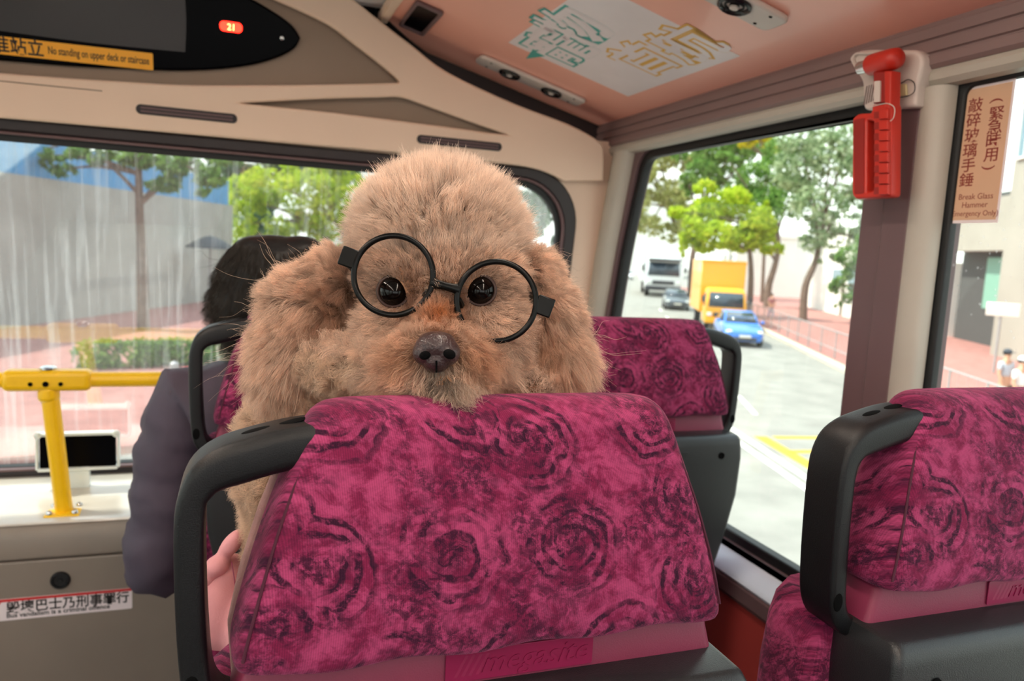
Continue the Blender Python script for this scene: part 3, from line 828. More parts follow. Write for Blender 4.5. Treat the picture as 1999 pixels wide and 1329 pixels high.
# knob and warning sticker on the lower front panel
YP = 1.954
p = aty(118, 1132, YP)
kn = tag(MB().lathe([(0.0215, 0), (0.0215, 0.003), (0.0185, 0.007), (0.0150, 0.0075), (0.0135, 0.004), (0.006, 0.004), (0.005, 0.006), (0.001, 0.006)], (p[0], YP, p[2]), Matrix.Rotation(math.pi / 2, 3, 'X'), 28).build('panel_lock', MT['black']),
         'round black lock on the lower front panel above the warning sticker', 'lock')
a = aty(258, 1167, YP); bb = aty(0, 1190, YP)
vb = aty(130, 1179, YP)
MSK = frame((a[0], YP, a[2]), (1, 0, 0), (0, 0, 1))
H = (aty(258, 1148, YP)[2] - aty(258, 1188, YP)[2]); Wd = 0.345
stk = empty('warning_sticker', (a[0], YP, a[2]), label='white vandalism warning sticker with red top edge on the lower front panel', cat='sticker')
plate('backing', [rrect(-Wd, -H / 2, 0, H / 2, 0.003)], MT['whstick'], 0.0008, MSK, stk)
plate('red_band', [[(-Wd + 0.002, H / 2 - 0.007), (-0.001, H / 2 - 0.007), (-0.001, H / 2 - 0.0005), (-Wd + 0.002, H / 2 - 0.0005)], ], MT['redink'], 0.0006, MSK, stk, w0=0.0005)
plate('red_corner', [[(-Wd + 0.001, -H / 2 + 0.012), (-0.300, -H / 2 + 0.002), (-0.272, H / 2 - 0.0065), (-Wd + 0.001, H / 2 - 0.0065)]], MT['redink'], 0.0006, MSK, stk, w0=0.0005)
text_obj('chinese_lettering', '毀壞巴士乃刑事罪行', 0.0305, MSK @ Matrix.Translation((-0.263, -H / 2 + 0.0195, 0.001)), MT['ink'], stk, depth=0.0002, bold=0.0006, sx=0.935)
text_obj('english_lettering', 'Bus vandalism is a criminal offence', 0.0150, MSK @ Matrix.Translation((-0.263, -H / 2 + 0.0065, 0.001)), MT['ink'], stk, depth=0.0002, bold=0.0003, sx=1.03)

# ================================================================== BLACK OVAL DISPLAY
def P3(px, py, w=0.0): q = B2(px, py); return MBK @ Vector((q[0], q[1], w))
ov = [B2(*p) for p in [(586, 74), (575, 94), (545, 111), (500, 125), (440, 134), (370, 138), (300, 137), (150, 130), (0, 118)]]
ov2 = [B2(*p) for p in [(0, 118), (-120, 95), (-200, 55), (-225, 5), (-160, -40), (0, -56), (200, -54), (380, -40), (470, -12), (535, 24), (570, 50), (586, 74)]]
ovl = smooth_line(ov, 5)[:-1] + smooth_line(ov2, 5)[:-1]
dsp = empty('stop_display', P3(300, 40), label='black oval display panel with a red light above the windscreen', cat='display')
plate('panel', [ovl], MT['gloss'], 0.016, MBK, dsp, bevel=0.006, w0=-0.006)
scr = smooth_line([B2(*p) for p in [(362, 102), (364, 40), (360, -28)]], 3) + [B2(-130, -28), B2(-130, 66)] + smooth_line([B2(*p) for p in [(0, 60), (180, 84), (362, 102)]], 3)[:-1]
plate('screen', [scr], MT['screen'], 0.0012, MBK, dsp, w0=0.0098)
q = B2(550, 75)
MB().lathe([(0.0055, 0), (0.005, 0.002), (0.002, 0.003)], MBK @ Vector((q[0], q[1], 0.010)), MBK.to_3x3(), 14).build('rivet', MT['chrome'], dsp)
q = B2(451, 53)
MLD = MBK @ Matrix.Translation((q[0], q[1], 0.010))
plate('lamp', [rrect(-0.026, -0.0115, 0.026, 0.0115, 0.010)], MT['led'], 0.002, MLD, dsp)
text_obj('lamp_digits', '21', 0.020, MLD @ Matrix.Translation((0.001, -0.0072, 0.0022)), MT['amber'], dsp, depth=0.0002, align='CENTER')
# yellow notice on the display
q0, q1, q2_ = B2(300, 121), B2(0, 88), B2(300, 136)
ang = math.atan2(q0[1] - q1[1], q0[0] - q1[0])
MY = MBK @ Matrix.Translation((q0[0], q0[1], 0.0115)) @ Matrix.Rotation(ang, 4, 'Z')
hY = 0.039
nt_ = empty('notice_sticker', MY @ Vector((0, 0, 0)), label='yellow no standing notice along the lower edge of the black oval display', cat='sticker')
plate('backing', [rrect(-0.66, -hY / 2, 0, hY / 2, 0.003)], MT['yelstick'], 0.0012, MY, nt_)
text_obj('chinese_lettering', '不准站立', 0.040, MY @ Matrix.Translation((-0.367, -0.0125, 0.0012)), MT['ink'], nt_, depth=0.0002, bold=0.0007, sx=0.86)
text_obj('english_lettering', 'No standing on upper deck or staircase', 0.0235, MY @ Matrix.Translation((-0.222, -0.0070, 0.0012)), MT['ink'], nt_, depth=0.0002, bold=0.0004, sx=0.565)

# ================================================================== THINGS ON THE CORAL CEILING
def CP(px, py, w=0.0): q = C2(px, py); return MC @ Vector((q[0], q[1], w))
# long poster: front edge along the vents, runs backwards
s0, s1, s2 = C2(990, 82), C2(1225, 187), C2(1447, 110)
u_in = (s0[1] + C2(1111, 0)[1]) / 2; uu0, uu1 = (s0[0] + s1[0]) / 2, s2[0]; v0 = (s1[1] + s2[1]) / 2
ps = empty('ceiling_poster', MC @ Vector(((uu0 + uu1) / 2, (v0 + u_in) / 2, 0)), label='white poster with teal and orange outlined lettering on the coral ceiling', cat='poster')
plate('sheet', [[(uu0, v0), (uu1, v0), (uu1, u_in), (uu0, u_in)]], MT['whstick'], 0.0008, MC, ps)
def outlined(nm, ch, size, at, m, sx=1.0, rot=0.0, shear=0.0):
    M_ = MC @ Matrix.Translation((at[0], at[1], 0.0009)) @ Matrix.Rotation(rot, 4, 'Z')
    text_obj(nm, ch, size, M_, m, ps, depth=0.0001, bold=size * 0.052, sx=sx, shear=shear)
    text_obj(nm + '_fill', ch, size, M_ @ Matrix.Translation((0, 0, 0.0004)), MT['whstick'], ps, depth=0.0001, bold=size * 0.012, sx=sx, shear=shear)
ca = C2(1032, 108); cb_ = C2(1215, 85)
Wl = uu1 - uu0
outlined('teal_lettering', '寵', 0.165, (C2(1040, 98)[0], C2(1090, 140)[1] + 0.012), MT['teal'], 1.12)
outlined('teal_lettering', '物', 0.165, (C2(1040, 98)[0] + 0.150, C2(1090, 140)[1] + 0.040), MT['teal'], 1.05)
outlined('orange_lettering', '首', 0.150, (C2(1040, 98)[0] + 0.165, C2(1225, 187)[1] + 0.052), MT['orange'], 1.05)
outlined('orange_lettering', '航', 0.150, (C2(1040, 98)[0] + 0.325, C2(1225, 187)[1] + 0.040), MT['orange'], 1.1)

def vent(ctr_uv, label, tilt=0.0):
    Mv = MC @ Matrix.Translation((ctr_uv[0], ctr_uv[1], 0.0)) @ Matrix.Rotation(tilt, 4, 'Z')
    r = empty('air_vent', Mv @ Vector((0, 0, 0)), label=label, cat='air vent', group='twin air vents in the coral ceiling')
    W_, H_ = 0.036, 0.165
    plate('plate', [round_poly([(-W_, -H_), (W_, -H_), (W_, H_), (-W_, H_)], 0.020, 6)], MT['offwhite'], 0.012, Mv, r, bevel=0.006, seg=3)
    for s in (-1, 1):
        Rm = Mv.to_3x3()
        c = Mv @ Vector((0, s * 0.066, 0.0115))
        nz = MB().lathe([(0.031, 0), (0.031, 0.004), (0.027, 0.007), (0.023, 0.004), (0.021, -0.004), (0.010, -0.004), (0.009, 0.003), (0.004, 0.004), (0.0008, 0.004)], c, Rm, 26).build('nozzle', MT['black'], r)
        MB().lathe([(0.0185, -0.003), (0.0185, 0.003), (0.0165, 0.005), (0.0150, 0.003), (0.0145, -0.003)], c, Rm, 22).build('ring', MT['handle'], nz)
        MB().lathe([(0.008, 0.003), (0.008, 0.007), (0.003, 0.009), (0.0008, 0.009)], c, Rm, 14).build('button', MT['offwhite'], nz)
        for k in (-1, 1):
            MB().lathe([(0.0035, 0), (0.0035, 0.0012), (0.0008, 0.0014)], Mv @ Vector((k * 0.022, s * 0.130, 0.0116)), Rm, 8).build('screw', MT['void'], r)
    return r
a, c = C2(943, 122), C2(1133, 186)
vent(((a[0] + c[0]) / 2, (a[1] + c[1]) / 2), 'pale twin air vent on the ceiling between the poster and the windscreen')
v2 = C2(1480, 20)
vent((v2[0] + 0.0, v2[1] + 0.115), 'pale twin air vent at the top edge of the photo, behind the poster')

# dark grille in a grey frame
g0 = [C2(*p) for p in [(787, 40), (820, 69), (855, 25), (826, -6)]]
gc = np.mean(np.array(g0), axis=0)
gu, gv = 0.095, 0.052
spk = empty('ceiling_grille', MC @ Vector((gc[0], gc[1], 0)), label='small black rectangular grille in a grey frame at the corner of the coral ceiling', cat='grille')
Mg = MC @ Matrix.Translation((gc[0], gc[1], 0))
gu = max(abs(C2(820, 69)[0] - C2(855, 25)[0]), 0.12) / 2; gv = abs(g0[0][1] - g0[1][1]) / 2 + 0.006
plate('frame', [rrect(-gu, -gv, gu, gv, 0.010), rrect(-gu + 0.012, -gv + 0.010, gu - 0.012, gv - 0.010, 0.006)], MT['mauvedk'], 0.010, Mg, spk, bevel=0.004)
plate('mesh_panel', [rrect(-gu + 0.010, -gv + 0.008, gu - 0.010, gv - 0.008, 0.006)], MT['gloss'], 0.005, Mg, spk)

# ================================================================== HAMMER, HOLDER, STICKER
XH = 1.035
MH = frame((XH, 0, 0), (0, -1, 0), (0, 0, 1))
def H2(px, py, x=XH): p = atx(px, py, x); return (-p[1], p[2])
hd = empty('hammer_holder', MH @ Vector((*H2(1735, 150), 0)), label='off-white wall holder behind the red emergency hammer', cat='holder')
ho = [H2(*p) for p in [(1664, 112), (1674, 99), (1700, 96), (1790, 97), (1803, 112), (1798, 140), (1790, 165), (1787, 205), (1782, 209), (1685, 215), (1683, 160), (1668, 135)]]
plate('back_plate', [round_poly(ho, 0.010)], MT['offwhite'], 0.030, MH, hd, bevel=0.006, w0=-0.030, seg=3)
hi = [H2(*p) for p in [(1663, 115), (1675, 102), (1755, 101), (1766, 118), (1750, 148), (1676, 140)]]
plate('cradle', [round_poly(hi, 0.012), round_poly(inset(hi, 0.005), 0.010)], MT['offwhite'], 0.009, MH, hd, bevel=0.003, w0=-0.002)
for k in range(7):
    x0 = 1687 + 4.5 * k
    a = H2(x0, 205 - k * 2); c = H2(x0 + 6, 168 - k * 1.5)
    MB().tube([MH @ Vector((a[0], a[1], 0.0005)), MH @ Vector((c[0], c[1], 0.0005))], 0.0009, 5).build('rib', MT['mauvedk'], hd)
ct = [H2(*p) for p in [(1746, 166), (1772, 164), (1774, 186), (1746, 190)]]
tg = empty('seal_tag', MH @ Vector((*H2(1760, 176), 0.004)), label='cream seal tag looped on a dark wire beside the red hammer', cat='tag')
plate('tag', [ct], MT['cream'], 0.004, MH, tg, bevel=0.001, w0=0.001)
lw = smooth_line([(*H2(*p), 0.006) for p in [(1750, 163), (1765, 163), (1778, 156), (1790, 163), (1790, 180), (1775, 189), (1748, 192)]], 4)
MB().tube([MH @ Vector(p) for p in lw], 0.0008, 6).build('wire', MT['ink'], tg)

XM = 1.006
MM = frame((XM, 0, 0), (0, -1, 0), (0, 0, 1))
def K2(px, py): return H2(px, py, XM)
hm = empty('emergency_hammer', MM @ Vector((*K2(1730, 240), 0)), label='red emergency hammer with a looped grip hanging at the window pillar', cat='hammer')
a, c = K2(1676, 122), K2(1758, 124)
ya, yc = a[0], c[0]; zc = (a[1] + c[1]) / 2
rad = abs(K2(1730, 105)[1] - K2(1730, 147)[1]) / 2
RU = Matrix(((0, 0, 0), (0, 0, 0), (0, 0, 0)))
def cyl_u(prof):   # lathe about the u axis (towards -y) at height zc
    Rm = Matrix(((0, 1, 0), (0, 0, -1), (-1, 0, 0)))
    return Rm
Rm = Matrix(((1, 0, 0), (0, 0, -1), (0, 1, 0)))
hb = MB(); Lh = yc - ya
hb.lathe([(0.6 * rad, 0.28 * Lh), (0.94 * rad, 0.30 * Lh), (rad, 0.36 * Lh), (rad, 0.80 * Lh), (0.92 * rad, 0.92 * Lh), (0.6 * rad, 0.985 * Lh), (0.05 * rad, Lh)], (XM, -ya, zc), Rm, 20)
hb.build('head', MT['hammer'], hm)
MB().lathe([(0.30 * rad, 0.0), (0.55 * rad, 0.03 * Lh), (0.62 * rad, 0.06 * Lh), (0.62 * rad, 0.32 * Lh)], (XM, -ya, zc), Rm, 18).build('tip', MT['chrome'], hm)
# neck and grip
nk = [K2(*p) for p in [(1711, 140), (1751, 140), (1750, 200), (1711, 203)]]
plate('neck', [nk], MT['hammerdk'], 0.016, MM, hm, bevel=0.003, w0=-0.008)
nb = [K2(*p) for p in [(1737, 140), (1752, 140), (1750, 215), (1738, 215)]]
plate('neck_rib', [nb], MT['hammer'], 0.022, MM, hm, bevel=0.003, w0=-0.009)
pl_ = [K2(*p) for p in [(1716, 160), (1728, 159), (1727, 200), (1715, 201)]]
plate('clip', [round_poly(pl_, 0.002)], MT['offwhite'], 0.003, MM, hm, w0=0.0075)
go = [K2(*p) for p in [(1712, 205), (1751, 202), (1749, 385), (1680, 390), (1673, 380), (1674, 232), (1686, 223), (1712, 222)]]
gi = [K2(*p) for p in [(1716, 238), (1716, 372), (1702, 376), (1703, 236)]]
plate('grip', [round_poly(go, 0.008), round_poly(gi, 0.004)], MT['hammer'], 0.024, MM, hm, bevel=0.004, w0=-0.012)
rc = [K2(*p) for p in [(1678, 236), (1699, 232), (1698, 378), (1680, 380)]]
plate('grip_recess', [round_poly(rc, 0.004)], MT['hammerdk'], 0.002, MM, hm, w0=0.0112)
for k in range(8):
    t0 = k / 8
    y0_, y1_ = 216 + 168 * t0, 216 + 168 * (t0 + 0.90 / 8)
    q = [K2(1731, y0_), K2(1749.5, y0_ - 1), K2(1749, y1_ - 1), K2(1731, y1_)]
    plate('grip_block', [q], MT['hammer'], 0.008, MM, hm, bevel=0.0016, w0=0.010)
    q = [K2(1718, y0_ + 4), K2(1729, y0_ + 3), K2(1728.5, y1_ - 3), K2(1718, y1_ - 2)]
    plate('grip_slot', [q], MT['hammerdk'], 0.002, MM, hm, w0=0.0112)
cw_ = smooth_line([(*K2(*p), 0.013) for p in [(1708, 212), (1728, 206), (1745, 204), (1758, 212), (1757, 230), (1750, 238)]], 4)
MB().tube([MM @ Vector(p) for p in cw_], 0.0008, 6).build('cord', MT['offwhite'], hm)

# tan emergency sticker on the second window
XS = 1.0905
MS = frame((XS, 0, 0), (0, -1, 0), (0, 0, 1))
def S2(px, py): return H2(px, py, XS)
so = [S2(*p) for p in [(1880, 176), (1971, 163), (1951, 428), (1866, 430)]]
u0s = (so[0][0] + so[3][0]) / 2; u1s = (so[1][0] + so[2][0]) / 2; z1s = (so[0][1] + so[1][1]) / 2; z0s = (so[2][1] + so[3][1]) / 2
st = empty('window_sticker', MS @ Vector(((u0s + u1s) / 2, (z0s + z1s) / 2, 0)), label='tan hammer notice with vertical dark red lettering stuck on the window', cat='sticker')
plate('border', [[(u0s - 0.005, z0s - 0.005), (u1s + 0.004, z0s - 0.005), (u1s + 0.004, z1s + 0.006), (u0s - 0.005, z1s + 0.006)]], MT['whstick'], 0.0005, MS, st)
plate('face', [[(u0s, z0s), (u1s, z0s), (u1s, z1s), (u0s, z1s)]], MT['tan'], 0.0005, MS, st, w0=0.0004)
Ws, Hs = u1s - u0s, z1s - z0s
def vtext(nm, chars, fu, f_top, step, size, sx):
    for k, ch in enumerate(chars):
        rot = Matrix.Rotation(-math.pi / 2, 4, 'Z') if ch in '()' else Matrix.Identity(4)
        cx_ = u0s + fu * Ws; cz_ = z1s - (f_top + step * k) * Hs
        if ch in '()':
            M_ = MS @ Matrix.Translation((cx_, cz_, 0.001)) @ Matrix.Diagonal((1, 1, 1, 1)) @ rot @ Matrix.Translation((0, -size * 0.36, 0))
        else:
            M_ = MS @ Matrix.Translation((cx_, cz_ - size * 0.36, 0.001)) @ Matrix.Diagonal((sx, 1, 1, 1))
        text_obj(nm, ch, size, M_, MT['brownink'], st, depth=0.0001, align='CENTER', bold=0.0002)
vtext('chinese_lettering', '敲碎玻璃手錘', 0.245, 0.125, 0.1135, 0.0235, 1.12)
vtext('chinese_lettering', '(緊急時用)', 0.735, 0.115, 0.1000, 0.0235, 1.12)
for k, (tx, sz) in enumerate((('Break Glass', 0.0130), ('Hammer', 0.0130), ('(Emergency Only)', 0.0118))):
    text_obj('english_lettering', tx, sz, MS @ Matrix.Translation((u0s + Ws * 0.50, z1s - Hs * (0.842 + 0.0635 * k), 0.001)), MT['brownink'], st, depth=0.0001, align='CENTER', sx=0.98)
# ================================================================== THE STREET OUTSIDE
GZ = -2.35
RA = math.radians(27.0)
RV = Vector((math.sin(RA), math.cos(RA), 0)); RL = Vector((math.cos(RA), -math.sin(RA), 0))
K0 = Vector((19.08, 19.11, GZ))
def S(s, lat, z=0.0): return K0 + RV * s + RL * lat + Vector((0, 0, z))
MT['asphalt'] = mat('asphalt', (142, 139, 132), 0.85, var=0.14, vscale=1.2, bump=0.1)
MT['brick'] = mat('brick_paving', (168, 116, 108), 0.85, var=0.14, vscale=3.0)
MT['kerb'] = mat('kerb_stone', (200, 190, 174), 0.8, var=0.08)
MT['roadwhite'] = mat('road_white', (240, 236, 226), 0.7, var=0.06)
MT['roadyellow'] = mat('road_yellow', (240, 196, 40), 0.7, var=0.08)
MT['concrete'] = mat('street_concrete', (170, 168, 162), 0.85, var=0.1, vscale=0.8)
MT['hoarding'] = mat('blue_hoarding', (92, 152, 200), 0.6, var=0.08, vscale=0.9)
MT['bark'] = mat('bark', (112, 92, 80), 0.9, var=0.25, vscale=6)
MT['galv'] = mat('galvanised_rail', (170, 168, 168), 0.5, metal=0.3)
MT['bwhite'] = mat('white_render', (238, 236, 228), 0.8, var=0.05, vscale=0.5)
MT['bgrey'] = mat('grey_facade', (166, 160, 150), 0.8, var=0.07, vscale=0.5)
MT['bdark'] = mat('dark_recess', (84, 84, 84), 0.8, var=0.1)
MT['bglass'] = mat('building_glass', (120, 146, 160), 0.15, var=0.08)
MT['tealp'] = mat('teal_panel', (132, 178, 160), 0.6)
MT['cyel'] = mat('truck_yellow', (250, 172, 18), 0.35, var=0.03, coat=0.4)
MT['cblue'] = mat('car_blue', (48, 122, 220), 0.25, var=0.03, coat=0.7)
MT['cwhite'] = mat('vehicle_white', (226, 228, 228), 0.3, var=0.03, coat=0.4)
MT['cgrey'] = mat('car_dark_grey', (70, 76, 84), 0.25, var=0.03, coat=0.6)
MT['cglass'] = mat('car_glass', (52, 62, 72), 0.06, var=0.1, coat=0.4)
MT['tyre'] = mat('tyre', (30, 30, 30), 0.8)
MT['bumper'] = mat('dark_bumper', (66, 66, 70), 0.6)
MT['lens'] = mat('headlamp_lens', (235, 236, 232), 0.1, coat=0.6)

def leaf_mat(name, c1, c2, c3):
    m, n, l, b = new_mat(name)
    g = n.new('ShaderNodeNewGeometry')
    col = ramp_node(n, l, g.outputs['Random Per Island'], [(0.0, lin(c1)), (0.5, lin(c2)), (1.0, lin(c3))])
    out = n['Material Output']; n.remove(b)
    d = n.new('ShaderNodeBsdfDiffuse'); t = n.new('ShaderNodeBsdfTranslucent'); mx = n.new('ShaderNodeMixShader'); mx.inputs[0].default_value = 0.45
    l.new(col, d.inputs['Color']); l.new(col, t.inputs['Color']); l.new(d.outputs[0], mx.inputs[1]); l.new(t.outputs[0], mx.inputs[2]); l.new(mx.outputs[0], out.inputs['Surface'])
    return m
MT['leaf_lime'] = leaf_mat('lime_leaves', (150, 178, 40), (186, 208, 62), (214, 220, 84))
MT['leaf_green'] = leaf_mat('green_leaves', (74, 112, 52), (112, 150, 70), (150, 182, 100))
MT['leaf_dull'] = leaf_mat('grey_green_leaves', (112, 138, 98), (152, 174, 128), (198, 210, 172))
MT['leaf_olive'] = leaf_mat('olive_leaves', (150, 156, 92), (184, 186, 116), (212, 208, 146))
MT['leaf_dark'] = leaf_mat('dark_leaves', (60, 92, 66), (86, 118, 84), (120, 150, 108))
MT['leaf_yellow'] = leaf_mat('yellow_leaves', (180, 180, 40), (220, 206, 50), (236, 220, 80))

struct(MB().add([(-70, 9, GZ), (-70, 260, GZ), (190, 260, GZ), (190, -40, GZ), (-70, -40, GZ)], [(0, 1, 2, 3, 4)]).build('street', MT['asphalt']))
def slab(name, pts, z0, z1, m, kind='structure'):
    b = MB(); n = len(pts)
    b.loft([[(p[0], p[1], z0) for p in pts], [(p[0], p[1], z1) for p in pts]])
    o = b.build(name, m, smooth=False); o['kind'] = kind; return o
slab('pavement', [S(-14, 0.3), S(-14, 14), S(75, 14), S(75, 0.3)], GZ - 0.1, GZ + 0.13, MT['brick'])
slab('kerb', [S(-14, 0), S(-14, 0.32), S(75, 0.32), S(75, 0)], GZ - 0.1, GZ + 0.15, MT['kerb'])
# left pavement in front of the concrete wall
def G(px, py): p = atz(px, py, GZ); return Vector(p)
WB0, WB1 = G(0, 650), G(385, 595)
WD = (WB1 - WB0).normalized(); WN = Vector((WD.y, -WD.x, 0))
slab('pavement', [WB0 - WD * 14, WB0 + WD * 24, WB0 + WD * 24 + WN * 3.0, Vector((0.9, 16.2, 0)), Vector((-0.9, 13.6, 0)), Vector((-5.0, 12.5, 0)), Vector((-22, 11.5, 0))], GZ - 0.1, GZ + 0.13, MT['brick'])
# road markings
def stripe(a, b_, w, m, nm='road_marking'):
    a, b_ = Vector(a), Vector(b_); d = (b_ - a).normalized(); n_ = Vector((d.y, -d.x, 0)) * w / 2
    return slab(nm, [a - n_, a + n_, b_ + n_, b_ - n_], GZ + 0.002, GZ + 0.006, m)
wa, wb = G(1430, 838), G(1588, 942)
wd = (wb - wa).normalized(); wn_ = Vector((wd.y, -wd.x, 0))
stripe(wa - wd * 3.5, wb + wd * 8, 0.13, MT['roadwhite']); stripe(wa - wd * 3.5 + wn_ * 0.30, wb + wd * 8 + wn_ * 0.30, 0.13, MT['roadwhite'])
ya, yb = G(1484, 852), G(1600, 920)
stripe(ya, yb + (yb - ya) * 1.5, 0.28, MT['roadyellow'])
stripe(G(1512, 854), G(1600, 856) + Vector((3, -0.4, 0)), 0.2, MT['roadyellow'])
stripe(G(1545, 882), G(1600, 880) + Vector((3, -0.4, 0)), 0.2, MT['roadyellow'])
for k in range(6):
    stripe(S(-7 + 7 * k, -4.6), S(-4.5 + 7 * k, -4.6), 0.12, MT['roadwhite'])

# concrete wall with the blue hoarding
pt = atplane(0, 335, WB0, WN); zt_ = pt[2]
def wallbox(z0, z1, th, m, nm, s0, s1, setback=0.0):
    a = WB0 + WD * s0 - WN * setback; c = WB0 + WD * s1 - WN * setback
    return slab(nm, [a, c, c - WN * th, a - WN * th], z0, z1, m)
wallbox(GZ, zt_, 0.4, MT['concrete'], 'concrete_wall', -14, 18)
hb_ = MB(); rings = []
pts = []
for k in range(161):
    s = -14 + 32 * k / 160
    pts.append(WB0 + WD * s - WN * (0.2 + 0.05 * (1 if k % 4 < 2 else 0)))
hb_.loft([[(p.x, p.y, zt_) for p in pts], [(p.x, p.y, zt_ + 1.35) for p in pts], [(p.x - WN.x * 0.06, p.y - WN.y * 0.06, zt_ + 1.35) for p in pts], [(p.x - WN.x * 0.06, p.y - WN.y * 0.06, zt_) for p in pts]], closed=False, cap=False)
tag(hb_.build('hoarding', MT['hoarding'], smooth=False), 'blue corrugated hoarding along the top of the concrete wall', 'hoarding')

# ------------------------------------------------------------------ trees
def leaves_mesh(blobs, n, size, rng):
    """little folded leaves scattered through ellipsoid blobs: (centre, (rx, ry, rz))"""
    vol = np.array([b[1][0] * b[1][1] * b[1][2] for b in blobs]) ** 0.67; vol /= vol.sum()
    cnt = rng.multinomial(n, vol); V = []; Fc = []; base = 0
    for (c, r), k in zip(blobs, cnt):
        d = rng.normal(size=(k, 3)); d /= np.linalg.norm(d, axis=1)[:, None]
        rad = rng.uniform(0.35, 1.0, size=k) ** 0.5
        # clump into twigs
        tw = rng.normal(size=(max(4, k // 14), 3)); tw /= np.linalg.norm(tw, axis=1)[:, None]
        pick = rng.integers(0, len(tw), size=k)
        d = d * 0.38 + tw[pick]; d /= np.linalg.norm(d, axis=1)[:, None]
        P = np.array(c) + d * rad[:, None] * np.array(r)
        a = rng.normal(size=(k, 3)); a[:, 2] -= 0.5; a /= np.linalg.norm(a, axis=1)[:, None]
        b_ = np.cross(a, rng.normal(size=(k, 3))); b_ /= np.linalg.norm(b_, axis=1)[:, None]
        nn = np.cross(a, b_)
        s = size * rng.uniform(0.6, 1.35, size=k)[:, None]
        q = np.stack([P - a * s, P + b_ * s * 0.42 + nn * s * 0.12, P + a * s, P - b_ * s * 0.42 + nn * s * 0.12], axis=1)
        V.append(q.reshape(-1, 3))
        f = (base + np.arange(k * 4).reshape(k, 4)); base += k * 4
        Fc.append(f)
    return np.concatenate(V), np.concatenate(Fc)

def quads_obj(name, V, Fq, m, parent, off=(0, 0, 0)):
    me = bpy.data.meshes.new(name)
    V = (V - np.array(off)).astype(np.float32)
    me.vertices.add(len(V)); me.vertices.foreach_set('co', V.ravel())
    nf = len(Fq); me.loops.add(nf * 4); me.loops.foreach_set('vertex_index', Fq.astype(np.int32).ravel())
    me.polygons.add(nf); me.polygons.foreach_set('loop_start', np.arange(0, nf * 4, 4, dtype=np.int32)); me.polygons.foreach_set('loop_total', np.full(nf, 4, np.int32))
    me.update(calc_edges=True); me.validate()
    return link_mesh(name, me, m, parent)

def tree(base, trunk, blobs, m, n, size, label, r0=0.2, name='tree', group='street trees', seed=1):
    """trunk: world points from the ground up; blobs: world ellipsoids"""
    rng = np.random.default_rng(seed)
    t = empty(name, base, label=label, cat='tree', group=group)
    P = smooth_line([tuple(p) for p in trunk], 4); k = len(P)
    b = MB(); b.tube(P, [r0 * (1.15 - 0.75 * i / k) for i in range(k)], 9)
    top = Vector(P[-1])
    for (c, r) in blobs[:9]:
        st_ = Vector(P[int(k * rng.uniform(0.55, 0.95))]); c = Vector(c)
        midp = st_.lerp(c, 0.5) + Vector((0, 0, 0.06 * (c - st_).length))
        b.tube(smooth_line([tuple(st_), tuple(midp), tuple(c)], 3), [r0 * 0.42, r0 * 0.40, r0 * 0.36, r0 * 0.3, r0 * 0.24, r0 * 0.16, r0 * 0.1], 6)
    b.build('trunk', MT['bark'], t)
    V, Fq = leaves_mesh(blobs, n, size, rng)
    quads_obj('foliage', V, Fq, m, t, base)
    return t

def px_tree(base_px, blobs_px, trunk_px, m, n, size, label, r0=0.2, depth=None, seed=1, zb=0.13, spread=0.8):
    if depth is None:
        base = Vector(atz(base_px[0], base_px[1], GZ)); v = base - Vector((0, 0, CAMZ))
        depth = v.x * _L[2] + v.y * _F[2] - v.z * _D[2]
    else:
        base = Vector(atd(base_px[0], base_px[1], depth)); base.z = GZ
    sc_ = depth / FPX; rng = np.random.default_rng(seed + 50)
    bl = []
    extra = [(x + rng.uniform(-1.35, 1.35) * rx, y + rng.uniform(-1.15, 1.15) * ry, rx * rng.uniform(0.22, 0.5), ry * rng.uniform(0.22, 0.5)) for (x, y, rx, ry) in blobs_px for _ in range(3)]
    for (x, y, rx, ry) in [(x, y, rx * 0.8, ry * 0.8) for (x, y, rx, ry) in blobs_px] + extra:
        d = depth + rng.uniform(-0.5, 0.5) * (rx + ry) * sc_ * spread
        bl.append((atd(x, y, d), (rx * sc_, (rx + ry) / 2 * sc_, ry * sc_)))
    tp = [base] + [Vector(atd(x, y, depth)) for x, y in trunk_px]
    return tree(base, tp, bl, m, n, size, label, r0, seed=seed)

px_tree((1567, 630), [(1560, 330, 75, 60), (1620, 300, 70, 60), (1670, 350, 60, 70), (1600, 400, 75, 55), (1650, 440, 60, 45), (1560, 270, 60, 40), (1660, 265, 60, 40), (1590, 470, 40, 30), (1690, 470, 45, 50)],
        [(1572, 560), (1592, 510), (1600, 470), (1610, 420)], MT['leaf_dull'], 7000, 0.20, 'grey-green street tree with a leaning trunk beside the white building', 0.24, seed=1)
px_tree((1497, 602), [(1500, 400, 50, 45), (1480, 345, 60, 40), (1540, 385, 50, 50), (1520, 300, 45, 40), (1450, 390, 40, 30)],
        [(1500, 560), (1512, 520), (1520, 480), (1515, 430)], MT['leaf_green'], 5200, 0.22, 'mid-green street tree with a dark forked trunk behind the blue car', 0.30, seed=2)
px_tree((1662, 662), [(1672, 540, 32, 40), (1690, 490, 34, 36), (1655, 500, 30, 26), (1660, 580, 20, 18)],
        [(1664, 620), (1668, 570), (1672, 530)], MT['leaf_green'], 2600, 0.13, 'slim young tree on the brick pavement beside the window pillar', 0.10, seed=3)
px_tree((1465, 585), [(1380, 420, 50, 45), (1430, 400, 55, 45), (1480, 440, 45, 45), (1400, 460, 50, 35), (1450, 470, 45, 30), (1350, 450, 30, 40), (1500, 480, 26, 22)],
        [(1466, 540), (1462, 480), (1450, 430)], MT['leaf_lime'], 7000, 0.22, 'bright lime-green tree above the yellow truck', 0.2, depth=50, seed=4)
